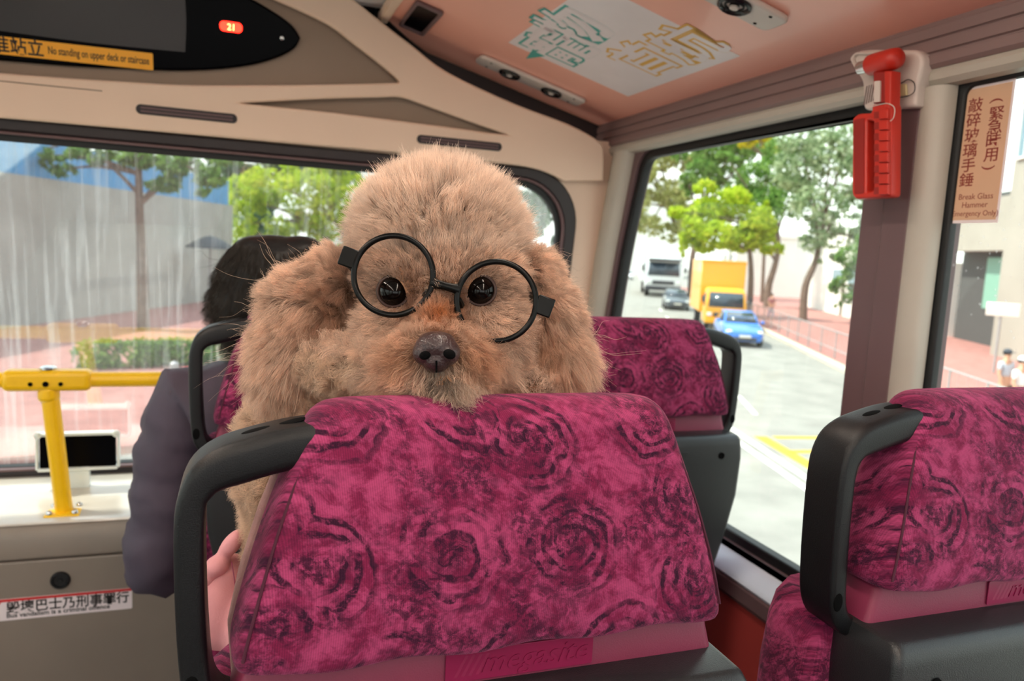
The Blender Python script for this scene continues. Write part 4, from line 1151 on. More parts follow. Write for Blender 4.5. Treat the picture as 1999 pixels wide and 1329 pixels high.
px_tree((1350, 560), [(1390, 300, 55, 35), (1440, 290, 50, 40), (1370, 340, 50, 35), (1430, 345, 45, 30), (1480, 275, 45, 30)],
        [(1352, 500), (1370, 420), (1390, 350)], MT['leaf_green'], 5000, 0.30, 'taller deep green tree behind the lime-green one', 0.3, depth=75, seed=5)
px_tree((1300, 540), [(1250, 330, 45, 40), (1290, 310, 50, 35), (1330, 300, 50, 30), (1240, 400, 36, 40), (1310, 380, 45, 35), (1270, 440, 40, 26), (1335, 430, 30, 40)],
        [(1330, 480), (1310, 420), (1290, 370)], MT['leaf_olive'], 6500, 0.34, 'olive-brown tree by the corner of the side window', 0.3, depth=88, seed=6)
px_tree((1490, 560), [(1490, 262, 26, 20), (1460, 275, 24, 16), (1505, 290, 20, 16)],
        [(1492, 480), (1495, 380), (1490, 290)], MT['leaf_yellow'], 1500, 0.26, 'tree with yellow turning leaves high above the street', 0.16, depth=70, seed=7)
# seen through the windscreen
px_tree((640, 560), [(470, 440, 40, 36), (700, 500, 60, 40), (610, 500, 70, 30), (520, 360, 70, 45), (600, 370, 75, 50), (680, 380, 60, 60), (560, 430, 60, 40), (640, 440, 60, 40), (480, 390, 45, 40), (540, 470, 40, 26), (720, 420, 45, 60)],
        [(640, 500), (630, 440), (610, 390)], MT['leaf_lime'], 9000, 0.22, 'yellow-green tree beyond the end of the concrete wall', 0.22, depth=46, seed=8)
px_tree((500, 570), [(470, 345, 60, 40), (560, 330, 70, 35), (650, 335, 70, 30), (440, 420, 34, 40), (500, 430, 40, 40)],
        [(500, 500), (505, 430), (500, 380)], MT['leaf_dark'], 5500, 0.28, 'dark green tree behind the yellow-green one at the wall end', 0.28, depth=60, seed=9)
px_tree((280, 652), [(60, 300, 50, 22), (180, 300, 60, 22), (270, 310, 50, 24), (350, 320, 60, 26), (120, 330, 30, 16), (330, 360, 36, 20), (410, 345, 40, 26)],
        [(278, 560), (276, 480), (272, 400), (270, 320), (268, 260)], MT['leaf_green'], 2600, 0.16, 'thin dark-trunked tree standing against the concrete wall', 0.19, seed=10)
px_tree((1025, 560), [(1020, 400, 40, 36), (1050, 430, 34, 40), (985, 385, 40, 30), (1060, 385, 30, 24)],
        [(1028, 500), (1026, 440), (1024, 400)], MT['leaf_dark'], 3200, 0.24, 'dark bluish tree seen through the right end of the windscreen', 0.22, depth=55, seed=11)
# hedge
rng_ = np.random.default_rng(5)
h0, h1 = G(180, 728), G(470, 716)
bl = [(h0.lerp(h1, k / 9) + Vector((0, 0, 0.45)), (0.5, 0.45, 0.42)) for k in range(10)]
V, Fq = leaves_mesh([(tuple(c), r) for c, r in bl], 3600, 0.09, rng_)
hdg = quads_obj('hedge', V, Fq, MT['leaf_green'], None, tuple(h0)); hdg.location = h0
tag(hdg, 'low clipped green hedge on the brick pavement ahead of the windscreen', 'hedge')

# ------------------------------------------------------------------ guard rail along the kerb
gr_ = empty('guard_rail', S(1, 0.5), label='grey metal pedestrian guard rail along the kerb', cat='railing')
for z in (0.35, 1.05):
    MB().tube([S(-13, 0.55, z + 0.13), S(34, 0.55, z + 0.13)], 0.025, 8).build('rail', MT['galv'], gr_)
b = MB()
for k in range(24): MB().tube([S(-13 + 2.0 * k, 0.55, 0.10), S(-13 + 2.0 * k, 0.55, 1.20)], 0.03, 8).build('post', MT['galv'], gr_)
for k in range(80):
    s = -11 + 0.5 * k
    b.tube([S(s, 0.55, 0.48), S(s, 0.55, 1.18)], 0.011, 5)
b.build('bars', MT['galv'], gr_)['kind'] = 'stuff'

# ------------------------------------------------------------------ vehicles
RZV = math.radians(180 - 27)
def wheel(parent, x, y, r=0.32, w=0.2):
    R = Matrix.Rotation(math.pi / 2, 3, 'Y')
    o = MB().lathe([(0.3 * r, -w / 2), (0.9 * r, -w / 2), (r, -w / 2 + 0.03), (r, w / 2 - 0.03), (0.9 * r, w / 2), (0.3 * r, w / 2)], (x, y, r), R, 20).build('wheel', MT['tyre'], parent, world=False)
    MB().lathe([(0.05 * r, -w / 2 - 0.012), (0.6 * r, -w / 2 - 0.006), (0.6 * r, w / 2 + 0.006), (0.05 * r, w / 2 + 0.012)], (x, y, r), R, 14).build('hub', MT['galv'], o, world=False)

def sec_car(y, hw, z0, z1, tuck=0.9):
    p = round_poly([(-hw * tuck, z0), (hw * tuck, z0), (hw, (z0 * 0.45 + z1 * 0.55)), (hw * 0.93, z1), (-hw * 0.93, z1), (-hw, (z0 * 0.45 + z1 * 0.55))], 0.08, 4)
    return [(x, y, z) for x, z in p]

def make_car(loc, paint, label, light=True, group=None, rz=RZV, sign=False):
    r = empty('car', loc, rz, label=label, cat='car', group=group)
    W = dict(world=False)
    st_ = [(-0.02, 0.62, 0.36, 0.56), (-0.06, 0.74, 0.26, 0.66), (-0.25, 0.83, 0.22, 0.74), (-0.8, 0.87, 0.20, 0.88), (-1.3, 0.88, 0.20, 0.96), (-2.4, 0.885, 0.20, 0.97), (-3.5, 0.88, 0.20, 0.97), (-4.0, 0.84, 0.24, 0.93), (-4.25, 0.74, 0.30, 0.85), (-4.3, 0.6, 0.4, 0.7)]
    st_ = [(y - 0, a, c, d) for y, a, c, d in st_]
    MB().loft([sec_car(*q) for q in st_]).build('body', paint, r, **W)
    cab = [(-1.12, 0.76, 0.93), (-1.55, 0.70, 1.22), (-1.92, 0.64, 1.42), (-2.5, 0.63, 1.47), (-3.05, 0.63, 1.44), (-3.5, 0.66, 1.24), (-3.95, 0.72, 0.95)]
    rings = []
    for y, hw, z in cab:
        rings.append([(-0.80, y, 0.90), (0.80, y, 0.90), (hw, y, z - 0.02), (hw * 0.9, y, z), (-hw * 0.9, y, z), (-hw, y, z - 0.02)])
    MB().loft(rings).build('roof', paint, r, **W)
    gw = MB().add([(-0.70, -1.20, 0.985), (0.70, -1.20, 0.985), (0.585, -1.86, 1.405), (-0.585, -1.86, 1.405)], [(0, 1, 2, 3)])
    o = gw.build('windscreen', MT['cglass'], r, **W); sd = o.modifiers.new('t', 'SOLIDIFY'); sd.thickness = 0.02; sd.offset = 0
    for s in (-1, 1):
        o = MB().add([(s * 0.80, -1.45, 0.99), (s * 0.80, -3.45, 0.99), (s * 0.66, -3.05, 1.38), (s * 0.655, -1.95, 1.38)], [(0, 1, 2, 3)]).build('side_window', MT['cglass'], r, **W)
        sd = o.modifiers.new('t', 'SOLIDIFY'); sd.thickness = 0.03; sd.offset = 0
        MB().ball((s * 0.66, -0.17, 0.66), (0.15, 0.14, 0.075), None, 14, 8).build('headlamp', MT['lens'], r, **W)
        MB().ball((s * 0.97, -1.45, 1.02), (0.10, 0.06, 0.07), None, 12, 8).build('wing_mirror', paint, r, **W)
        wheel(r, s * 0.78, -0.82); wheel(r, s * 0.78, -3.42)
    MB().box((0, -0.05, 0.36), (1.0, 0.10, 0.14)).build('grille', MT['bumper'], r, bevel=0.02, **W)
    MB().box((0, 0.005, 0.48), (0.50, 0.02, 0.11)).build('number_plate', MT['roadwhite'], r, bevel=0.006, **W)
    return r
make_car(S(8.0, -2.35), MT['cblue'], 'bright blue car in front of the yellow truck')
make_car(S(29.5, -3.4), MT['cgrey'], 'dark grey car half hidden behind the yellow truck')
make_car(S(98, -5.5), MT['cwhite'], 'distant white car at the far left of the side window')
make_car(S(104, -9.2), MT['cgrey'], 'distant dark car left of the far white car')

def make_truck(loc, paint, label, k=1.0, box=True, deflector=False):
    r = empty('truck', loc, RZV, label=label, cat='truck')
    W = dict(world=False)
    def q(*p): return tuple(x * k for x in p)
    rings = []
    for z, hw, yf in ((0.42, 1.02, -0.03), (0.5, 1.05, 0.0), (1.15, 1.06, 0.0), (1.30, 1.06, -0.02), (2.05, 0.99, -0.26), (2.2, 0.95, -0.36), (2.26, 0.86, -0.46)):
        rings.append([q(x, y, z) for x, y in round_poly([(-hw, -1.75), (hw, -1.75), (hw, yf), (-hw, yf)], 0.10, 4)])
    cabm = MB().loft(rings).build('cab', paint, r, ang=30, **W)
    for P, nm in (([(-0.90, 0.012, 1.27), (0.90, 0.012, 1.27), (0.86, -0.235, 2.02), (-0.86, -0.235, 2.02)], 'windscreen'),
                  ([(-1.062, -0.35, 1.28), (-1.062, -1.25, 1.28), (-1.005, -1.25, 1.95), (-1.005, -0.45, 1.95)], 'side_window'), ([(1.062, -0.35, 1.28), (1.062, -1.25, 1.28), (1.005, -1.25, 1.95), (1.005, -0.45, 1.95)], 'side_window')):
        o = MB().add([q(*p) for p in P], [(0, 1, 2, 3)]).build(nm, MT['cglass'], r, **W); sd = o.modifiers.new('t', 'SOLIDIFY'); sd.thickness = 0.03 * k; sd.offset = 0
    MB().box(q(0, 0.03, 0.52), q(2.1, 0.10, 0.26)).build('bumper', paint if box else MT['bumper'], r, bevel=0.03, **W)
    MB().box(q(0, 0.02, 0.86), q(1.25, 0.05, 0.22)).build('grille', MT['bumper'], r, bevel=0.02, **W)
    for s in (-1, 1):
        MB().box(q(s * 0.84, 0.02, 0.86), q(0.26, 0.06, 0.20)).build('headlamp', MT['lens'], r, bevel=0.03, **W)
        b = MB(); b.box(q(s * 1.22, -0.02, 1.66), q(0.14, 0.07, 0.34)); b.tube([q(s * 1.02, -0.1, 1.9), q(s * 1.22, -0.04, 1.9), q(s * 1.22, -0.04, 1.6)], 0.02 * k, 6)
        b.build('mirror', MT['bumper'], r, bevel=0.01, **W)
        wheel(r, s * 0.88 * k, -0.85 * k, 0.40 * k, 0.26 * k); wheel(r, s * 0.88 * k, -5.2 * k, 0.40 * k, 0.34 * k)
    MB().box(q(0, -3.6, 0.66), q(0.9, 6.4, 0.22)).build('chassis', MT['bumper'], r, **W)
    if box:
        zb, zt2, hw = (0.85, 3.72, 1.18)
        MB().box(q(0, -4.35, (zb + zt2) / 2), q(2 * hw, 5.0, zt2 - zb)).build('cargo_box', paint, r, bevel=0.04, **W)
        MB().box(q(0, -1.9, 3.6), q(2 * hw + 0.04, 0.10, 0.20)).build('box_rim', paint, r, bevel=0.02, **W)
    if deflector:
        rings = []
        for z, hw, yf in ((2.2, 0.95, -0.36), (2.9, 0.98, -0.9), (3.05, 0.92, -1.05)):
            rings.append([q(x, y, z) for x, y in round_poly([(-hw, -1.75), (hw, -1.75), (hw, yf), (-hw, yf)], 0.10, 4)])
        MB().loft(rings).build('roof_fairing', paint, r, ang=30, **W)
        MB().box(q(0, -0.22, 2.20), q(1.9, 0.42, 0.10)).build('sun_visor', MT['cglass'], r, bevel=0.03, **W)
        MB().box(q(0, -4.6, 1.95), q(2.3, 5.2, 2.3)).build('cargo_box', paint, r, bevel=0.04, **W)
    return r
make_truck(S(15.4, -2.15), MT['cyel'], 'yellow box truck waiting behind the blue car')
make_truck(S(47.5, -3.3), MT['cwhite'], 'large white truck behind the yellow truck', 1.62, False, True)

# ------------------------------------------------------------------ buildings
def block(name, label, s0, s1, l0, l1, h, m, wins=(), group=None, base=0.13):
    c = S((s0 + s1) / 2, (l0 + l1) / 2)
    r = empty(name, c, label=label, cat='building', group=group)
    b = MB(); P = [S(s0, l0), S(s1, l0), S(s1, l1), S(s0, l1)]
    b.loft([[(p.x, p.y, GZ + 0.0) for p in P], [(p.x, p.y, GZ + h) for p in P]]); b.build('walls', m, r, smooth=False)
    b = MB(); P = [S(s0 - 0.2, l0 - 0.2), S(s1 + 0.2, l0 - 0.2), S(s1 + 0.2, l1), S(s0 - 0.2, l1)]
    b.loft([[(p.x, p.y, GZ + h) for p in P], [(p.x, p.y, GZ + h + 0.35) for p in P]]); b.build('parapet', m, r, smooth=False)
    for (a, z, w, hh) in wins:
        fr = MB()
        for (da, dz, ww, hz) in ((0, hh / 2, w, 0.1), (0, -hh / 2, w, 0.1), (-w / 2, 0, 0.1, hh), (w / 2, 0, 0.1, hh), (0, 0, 0.06, hh)):
            p = S(a + da, l0 - 0.05, z + dz); fr.box(p, (0.12, ww, hz), Matrix.Rotation(-RA, 3, 'Z'))
        f_ = fr.build('window', MT['bwhite'], r, smooth=False)
        p = S(a, l0 - 0.02, z); MB().box(p, (0.05, w, hh), Matrix.Rotation(-RA, 3, 'Z')).build('pane', MT['bglass'], f_, smooth=False)
    return r
block('concrete_building', 'pale concrete building beyond the tan window sticker', -16, 11.0, 9.0, 22, 15, MT['bgrey'], [(10.1, 9.9, 1.2, 2.2), (6.5, 9.9, 1.2, 2.2), (10.1, 13.2, 1.2, 1.8), (6.5, 4.6, 1.6, 2.0)])
b2 = block('shop_building', 'dim recessed shopfront beside the pale concrete building', 11.3, 19.5, 11.0, 24, 7.5, MT['bdark'], [])
for a, z, w, hh, m_ in ((15.6, 3.3, 1.5, 2.6, 'tealp'), (13.2, 3.6, 1.6, 2.2, 'bglass')):
    MB().box(S(a, 10.9, z), (0.12, w, hh), Matrix.Rotation(-RA, 3, 'Z')).build('shop_panel', MT[m_], b2, smooth=False)
MB().box(S(15.4, 10.6, 6.2), (1.0, 8.0, 2.6), Matrix.Rotation(-RA, 3, 'Z')).build('fascia', MT['bgrey'], b2, smooth=False)
# white building with a sloping side
wbd = empty('white_building', S(28, 12), label='white building with a sloping end wall behind the leaning street tree', cat='building')
b = MB(); prof_ = [(20.0, 0.0), (20.0, 4.3), (26, 4.8), (34, 6.3), (43.5, 9.0), (44.5, 0.0)]
b.loft([[tuple(S(s, l, z)) for s, z in prof_] for l in (9.0, 18)]); b.build('walls', MT['bwhite'], wbd, smooth=False)
for a in (23.5, 27.5, 31.5, 35.5):
    MB().box(S(a, 8.95, 2.9), (0.1, 2.2, 1.3), Matrix.Rotation(-RA, 3, 'Z')).build('window', MT['bglass'], wbd, smooth=False)
    MB().box(S(a - 1.9, 8.9, 2.0), (0.14, 0.3, 3.9), Matrix.Rotation(-RA, 3, 'Z')).build('pier', MT['bgrey'], wbd, smooth=False)
block('low_building', 'low beige building with a dark window behind the lime-green tree', 62, 74, 5.5, 16, 6.6, MT['bwhite'], [(65, 3.8, 2.0, 1.6), (70, 3.8, 2.0, 1.6)])
block('far_building', 'far white building glimpsed between the olive tree and the lime-green tree', 128, 150, -12, 6, 19, MT['bwhite'], [(132 + 4 * (k % 4), 6 + 4 * (k // 4), 2.2, 2.0) for k in range(12)])
block('far_block', 'far pale block behind the trees beyond the concrete wall', 70, 100, -46, -28, 26, MT['bwhite'], [])
# small tiled shelter on the far left of the side window
sh_ = empty('shelter', S(84, -13), label='small brown-roofed shelter at the far bend of the road', cat='shelter')
for l in (-16, -10):
    for s in (82, 86): MB().tube([S(s, l), S(s, l, 3.4)], 0.12, 8).build('post', MT['concrete'], sh_)
b = MB(); b.loft([[tuple(S(81, -17, 3.4)), tuple(S(87, -17, 3.4)), tuple(S(84, -17, 5.4))], [tuple(S(81, -9, 3.4)), tuple(S(87, -9, 3.4)), tuple(S(84, -9, 5.4))]]); b.build('roof', MT['kerb'], sh_, smooth=False)

# post with a white sign seen under the sticker
sp_ = G(1942, 726); sp_ = S(3.2, 3.0)
d_ = Vector(atd(1955, 604, 1)) - Vector((0, 0, CAMZ))
tt = (sp_ - Vector((0, 0, CAMZ))).dot(Vector((_L[2], _F[2], -_D[2]))) ; p = Vector(atd(1955, 604, tt))
sgn = empty('street_sign', (p.x, p.y, GZ + 0.13), label='blank white street sign on a thin post below the tan sticker', cat='sign')
MB().tube([(p.x, p.y, GZ + 0.12), (p.x, p.y, p.z + 0.2)], 0.05, 10).build('post', MT['galv'], sgn)
MB().box((p.x, p.y - 0.06, p.z), (1.05, 0.05, 0.48), Matrix.Rotation(-RA - 0.3, 3, 'Z')).build('board', MT['roadwhite'], sgn, bevel=0.02)
# barrier and bollard ahead of the windscreen
bp0 = G(420, 808)
br = empty('road_barrier', bp0 + Vector((0, 0, 0.13)), label='red plastic road barrier just outside the windscreen', cat='barrier')
MB().loft([[(bp0.x + x, bp0.y + y, GZ + z) for x, y in round_poly([(-0.62, -w), (0.62, -w), (0.62, w), (-0.62, w)], 0.05, 3)] for z, w in ((0.13, 0.26), (0.3, 0.22), (0.62, 0.12), (0.95, 0.10))]).build('body', MT['redink'], br)
MB().box((bp0.x + 0.2, bp0.y - 0.14, GZ + 0.6), (0.5, 0.06, 0.25)).build('panel', MT['roadyellow'], br, bevel=0.01)
bp1 = G(340, 815)
tag(MB().lathe([(0.09, 0), (0.09, 0.9), (0.085, 0.95), (0.05, 0.98), (0.005, 1.0)], (bp1.x, bp1.y, GZ + 0.13), None, 14).build('bollard', MT['galv']), 'pale grey bollard on the pavement left of the red barrier', 'bollard')
# parasol by the wall end
up = G(410, 604)
pu = empty('parasol', up, label='dark grey parasol on a pole in front of the concrete wall', cat='parasol')
vv = up - Vector((0, 0, CAMZ)); dd = vv.x * _L[2] + vv.y * _F[2] - vv.z * _D[2]
tp_ = Vector(atd(405, 464, dd)); wdt = 46 * dd / FPX
MB().tube([up, (up.x, up.y, tp_.z)], 0.05, 8).build('pole', MT['galv'], pu)
MB().lathe([(wdt, 0), (wdt * 0.98, 0.06), (wdt * 0.6, 0.36), (wdt * 0.2, 0.56), (0.02, 0.6), (wdt * 0.2, 0.50), (wdt * 0.6, 0.30)], (up.x, up.y, tp_.z - 0.5), None, 10).build('canopy', MT['bumper'], pu)
# ================================================================== THE DOG
RC = cam.matrix_world.to_3x3()
ER, EU, EB = (RC @ Vector((1, 0, 0))), (RC @ Vector((0, 1, 0))), (RC @ Vector((0, 0, 1)))   # measured along the view, used only to lay the dog's anatomy out
def W3(px, py, d): return Vector(atd(px, py, d))
def px_of(P):
    """picture coordinates of world points (N,3) -> for measuring which part of the coat a hair belongs to"""
    v = P - _O
    c0 = v[:, 0] * _L[0] + v[:, 1] * _F[0] - v[:, 2] * _D[0]
    c1 = v[:, 0] * _L[1] + v[:, 1] * _F[1] - v[:, 2] * _D[1]
    c2 = v[:, 0] * _L[2] + v[:, 1] * _F[2] - v[:, 2] * _D[2]
    return CXP + FPX * c0 / c2, CYP + FPX * c1 / c2, c2

def blob(b, px, py, d, rx, ry, rd, rot=0.0):
    k = d / FPX
    R = RC @ Matrix.Rotation(math.radians(rot), 3, 'Z')
    b.ball(W3(px, py, d), (rx * k, ry * k, rd), R, 24, 16)

def fused(b, name, voxel, it=6, fac=0.5):
    """fuse overlapping volumes into one continuous skin"""
    me = b.mesh('tmp', smooth=False)
    o = bpy.data.objects.new('tmp', me); COL.objects.link(o)
    r = o.modifiers.new('r', 'REMESH'); r.mode = 'VOXEL'; r.voxel_size = voxel
    s = o.modifiers.new('s', 'SMOOTH'); s.iterations = it; s.factor = fac
    bpy.context.view_layer.update()
    dg = bpy.context.evaluated_depsgraph_get()
    m2 = bpy.data.meshes.new_from_object(o.evaluated_get(dg))
    bpy.data.objects.remove(o); bpy.data.meshes.remove(me)
    m2.name = name; m2.materials.clear(); m2.shade_smooth()
    return m2

def fur_mat(name, tip=1.35, root=0.58, rough=0.55):
    m = bpy.data.materials.new(name); m.use_nodes = True
    n, l = m.node_tree.nodes, m.node_tree.links
    b = n['Principled BSDF']; out = n['Material Output']
    a = n.new('ShaderNodeAttribute'); a.attribute_name = 'coat'
    h = n.new('ShaderNodeHairInfo')
    k = ramp_node(n, l, h.outputs['Intercept'], [(0.0, root), (0.6, 0.95), (1.0, 1.0)])  # paler tips; roots darkened in the colour to suggest shaded depth
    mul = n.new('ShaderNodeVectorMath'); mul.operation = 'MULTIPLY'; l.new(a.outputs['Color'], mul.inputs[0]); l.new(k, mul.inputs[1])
    d = n.new('ShaderNodeBsdfDiffuse'); t = n.new('ShaderNodeBsdfTranslucent'); g = n.new('ShaderNodeBsdfGlossy'); g.inputs['Roughness'].default_value = rough
    g.inputs['Color'].default_value = (1, 0.92, 0.84, 1)
    l.new(mul.outputs[0], d.inputs['Color']); l.new(mul.outputs[0], t.inputs['Color'])
    m1 = n.new('ShaderNodeMixShader'); m1.inputs[0].default_value = 0.45; l.new(d.outputs[0], m1.inputs[1]); l.new(t.outputs[0], m1.inputs[2])
    m2 = n.new('ShaderNodeMixShader'); m2.inputs[0].default_value = 0.05; l.new(m1.outputs[0], m2.inputs[1]); l.new(g.outputs[0], m2.inputs[2])
    n.remove(b); l.new(m2.outputs[0], out.inputs['Surface'])
    return m

def sample_mesh(me, n, rng, keep=None):
    me.calc_loop_triangles()
    nv = len(me.vertices); co = np.empty(nv * 3, np.float32); me.vertices.foreach_get('co', co); co = co.reshape(-1, 3).astype(float)
    nt = len(me.loop_triangles); tri = np.empty(nt * 3, np.int32); me.loop_triangles.foreach_get('vertices', tri); tri = tri.reshape(-1, 3)
    nr = np.empty(nv * 3, np.float32); me.vertices.foreach_get('normal', nr); nr = nr.reshape(-1, 3).astype(float)
    a, b_, c = co[tri[:, 0]], co[tri[:, 1]], co[tri[:, 2]]
    ar = np.linalg.norm(np.cross(b_ - a, c - a), axis=1) / 2
    w = ar.copy()
    if keep is not None: w = w * keep((a + b_ + c) / 3)
    w /= w.sum()
    idx = rng.choice(nt, size=n, p=w)
    u = rng.random((n, 2)); f = u.sum(1) > 1; u[f] = 1 - u[f]
    w0 = 1 - u[:, 0] - u[:, 1]
    P = co[tri[idx, 0]] * w0[:, None] + co[tri[idx, 1]] * u[:, :1] + co[tri[idx, 2]] * u[:, 1:]
    N = nr[tri[idx, 0]] * w0[:, None] + nr[tri[idx, 1]] * u[:, :1] + nr[tri[idx, 2]] * u[:, 1:]
    N /= np.linalg.norm(N, axis=1)[:, None] + 1e-9
    return P, N

def strands(name, P, D, Ln, Cc, parent, m, rng, segs=6, rad=0.00019, curl=0.0, curlf=1.6, clump=0.5, nclump=900, droop=0.0, wob=0.15, off=(0, 0, 0)):
    n = len(P)
    D = D / (np.linalg.norm(D, axis=1)[:, None] + 1e-9)
    t = np.linspace(0, 1, segs)[None, :, None]
    X = P[:, None, :] + D[:, None, :] * Ln[:, None, None] * t
    X = X + np.array([0, 0, -1.0]) * (droop * Ln[:, None, None] * t ** 2)
    ci = rng.choice(n, size=min(nclump, n), replace=False)
    # nearest clump centre, by blocks
    from mathutils import kdtree
    kd = kdtree.KDTree(len(ci))
    for j, i in enumerate(ci): kd.insert(P[i], j)
    kd.balance()
    near = np.array([kd.find(p)[1] for p in P])
    cidx = ci[near]
    tipc = X[cidx]
    base_off = P - P[cidx]
    X = X * (1 - clump * t ** 1.4) + (tipc + base_off[:, None, :] * (1 - 0.75 * t)) * (clump * t ** 1.4)
    # curls: share the phase within a clump
    a = np.cross(D, rng.normal(size=3)[None, :] + 0 * D); a /= np.linalg.norm(a, axis=1)[:, None] + 1e-9
    b_ = np.cross(D, a)
    ph = rng.uniform(0, 6.28, size=len(ci))[near] + rng.normal(0, 0.4, size=n)
    am = (curl * (0.5 + rng.random(n)))[:, None, None] if np.isscalar(curl) else (curl * (0.5 + rng.random(n)))[:, None, None]
    th = ph[:, None, None] + 6.28 * curlf * t
    X = X + am * t * (a[:, None, :] * np.cos(th) + b_[:, None, :] * np.sin(th))
    X = X + rng.normal(size=(n, 1, 3)) * (wob * Ln[:, None, None] * t ** 1.5)
    X = X - np.array(off)
    Cc = Cc * (0.80 + 0.36 * rng.random(len(ci)))[near][:, None]
    hc = bpy.data.hair_curves.new(name)
    hc.add_curves([segs] * n)
    hc.position_data.foreach_set('vector', X.astype(np.float32).ravel())
    r = hc.attributes.new('radius', 'FLOAT', 'POINT')
    rr = (rad * (0.7 + 0.6 * rng.random(n)))[:, None] * (1 - 0.75 * np.linspace(0, 1, segs)[None, :] ** 1.5)
    r.data.foreach_set('value', rr.astype(np.float32).ravel())
    c = hc.attributes.new('coat', 'FLOAT_COLOR', 'CURVE')
    c.data.foreach_set('color', np.concatenate([Cc, np.ones((n, 1))], axis=1).astype(np.float32).ravel())
    hc.materials.append(m)
    o = bpy.data.objects.new(name, hc); COL.objects.link(o)
    if parent is not None: o.parent = parent
    return o

def L3(c): return np.array(lin(c)[:3])
def g2(x, y, cx, cy, rx, ry): return np.exp(-(((x - cx) / rx) ** 2 + ((y - cy) / ry) ** 2))

MT['skin_fur'] = mat('dog_undercoat', (170, 126, 96), 0.9, var=0.15, vscale=60)
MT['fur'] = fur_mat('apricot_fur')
MT['eye'] = mat('dog_eye', (10, 6, 5), 0.10, var=0.0, spec=0.22)
MT['lid'] = mat('dark_eyelid', (58, 34, 26), 0.5, var=0.1)
MT['nose'] = mat('dog_nose', (52, 33, 35), 0.36, var=0.12, vscale=300, bump=0.6, bscale=420, coat=0.15)
MT['frame'] = mat('black_spectacle_frame', (5, 6, 6), 0.30, var=0.0, spec=0.22)
MT['dress'] = mat('pink_cloth', (220, 152, 156), 0.85, var=0.05, vscale=20, bump=0.25, bscale=600)

b = MB()
for q in [(858, 468, .775, 146, 122, .072), (862, 545, .748, 148, 92, .062), (785, 640, .742, 72, 74, .050), (945, 640, .742, 78, 80, .050),
          (852, 692, .684, 74, 48, .056), (856, 630, .705, 34, 48, .042), (862, 752, .678, 58, 22, .034), (872, 752, .648, 40, 20, .020), (862, 716, .745, 118, 42, .054),
          (760, 760, .83, 130, 100, .070), (680, 850, .865, 135, 150, .075), (600, 890, .885, 128, 150, .085), (602, 1020, .90, 102, 170, .085), (650, 1200, .92, 120, 220, .095), (640, 1420, .95, 150, 230, .105),
          (560, 1560, .93, 62, 190, .040), (740, 1560, .93, 62, 190, .040), (545, 1720, .90, 50, 45, .060), (750, 1720, .90, 50, 45, .060),
          (628, 760, .81, 60, 66, .045), (655, 712, .760, 46, 34, .036), (696, 704, .728, 42, 26, .024), (734, 712, .708, 24, 18, .016),
          (1000, 745, .78, 60, 50, .05), (1040, 756, .745, 34, 20, .028), (676, 610, .80, 34, 80, .030), (1035, 620, .80, 24, 80, .030)]:
    blob(b, *q)
dog_base = Vector((0.02, 0.92, 0.47))
me = fused(b, 'dog', 0.0055, 8, 0.5)
me.transform(Matrix.Translation(-dog_base))
dog = link_mesh('dog', me, MT['skin_fur']); dog.location = dog_base
tag(dog, 'fluffy apricot poodle in round black glasses leaning over the seat back', 'dog')
bpy.context.view_layer.update()
wm = me.copy(); wm.transform(Matrix.Translation(dog_base))
_bm = bmesh.new(); _bm.from_mesh(wm); dog_bvh = BVHTree.FromBMesh(_bm); _bm.free()
def surf(px, py):
    d = Vector(ray(px, py)); L_ = d.length
    h = dog_bvh.ray_cast(Vector(_O), d.normalized())
    return h[0], h[1], h[3] / L_

EYES = [(769, 569, 30), (938, 567, 29)]
eye_d = []
for (ex, ey, er) in EYES:
    p, nrm, dd = surf(ex, ey); eye_d.append(dd)
EYE_D = sum(eye_d) / 2 - 0.002
for (ex, ey, er) in EYES:
    c = W3(ex, ey, EYE_D + 0.004); rr = er * EYE_D / FPX
    e = MB().ball(c, (rr, rr * 1.02, rr * 0.9), RC, 28, 18).build('eye', MT['eye'], dog)
    # lids as a soft dark almond around the ball
    ring = []
    for k in range(28):
        a = 2 * math.pi * k / 28
        ring.append(c + ER * (math.cos(a) * rr * 1.02) + EU * (math.sin(a) * rr * 1.0 * (1 if math.sin(a) > 0 else 0.98)) + EB * (rr * 0.28))
    MB().tube(ring, 0.0017, 8, closed=True).build('eyelid', MT['lid'], e)

# nose
nb_ = MB(); ND = surf(852, 685)[2]
for q in [(851, 677, ND - .003, 42, 29, .015), (831, 688, ND - .003, 26, 26, .0135), (873, 688, ND - .003, 26, 26, .0135), (852, 702, ND - .003, 29, 26, .013), (852, 664, ND + .002, 36, 18, .014)]:
    blob(nb_, *q)
nm = fused(nb_, 'nose', 0.0012, 5, 0.5); nm.transform(Matrix.Translation(-dog_base))
nose = link_mesh('nose', nm, MT['nose'], dog)
nd = MB()
for (x, y, r_) in ((830, 693, 12), (877, 691, 13)): blob(nd, x, y, ND - 0.0148, r_ * 1.0, r_ * 0.75, 0.0036, 20 if x < 850 else -20)
nd.build('nostril', MT['void'], nose)
ln = MB(); ln.tube([W3(852, 704, ND - .0172), W3(852, 715, ND - .0160), W3(852, 726, ND - .0125)], 0.0008, 6); ln.build('philtrum', MT['void'], nose)
mo = MB(); MD = surf(853, 742)[2]
blob(mo, 853, 733, MD + 0.0085, 15, 5, .005)
mo.build('lips', MT['lid'], dog)

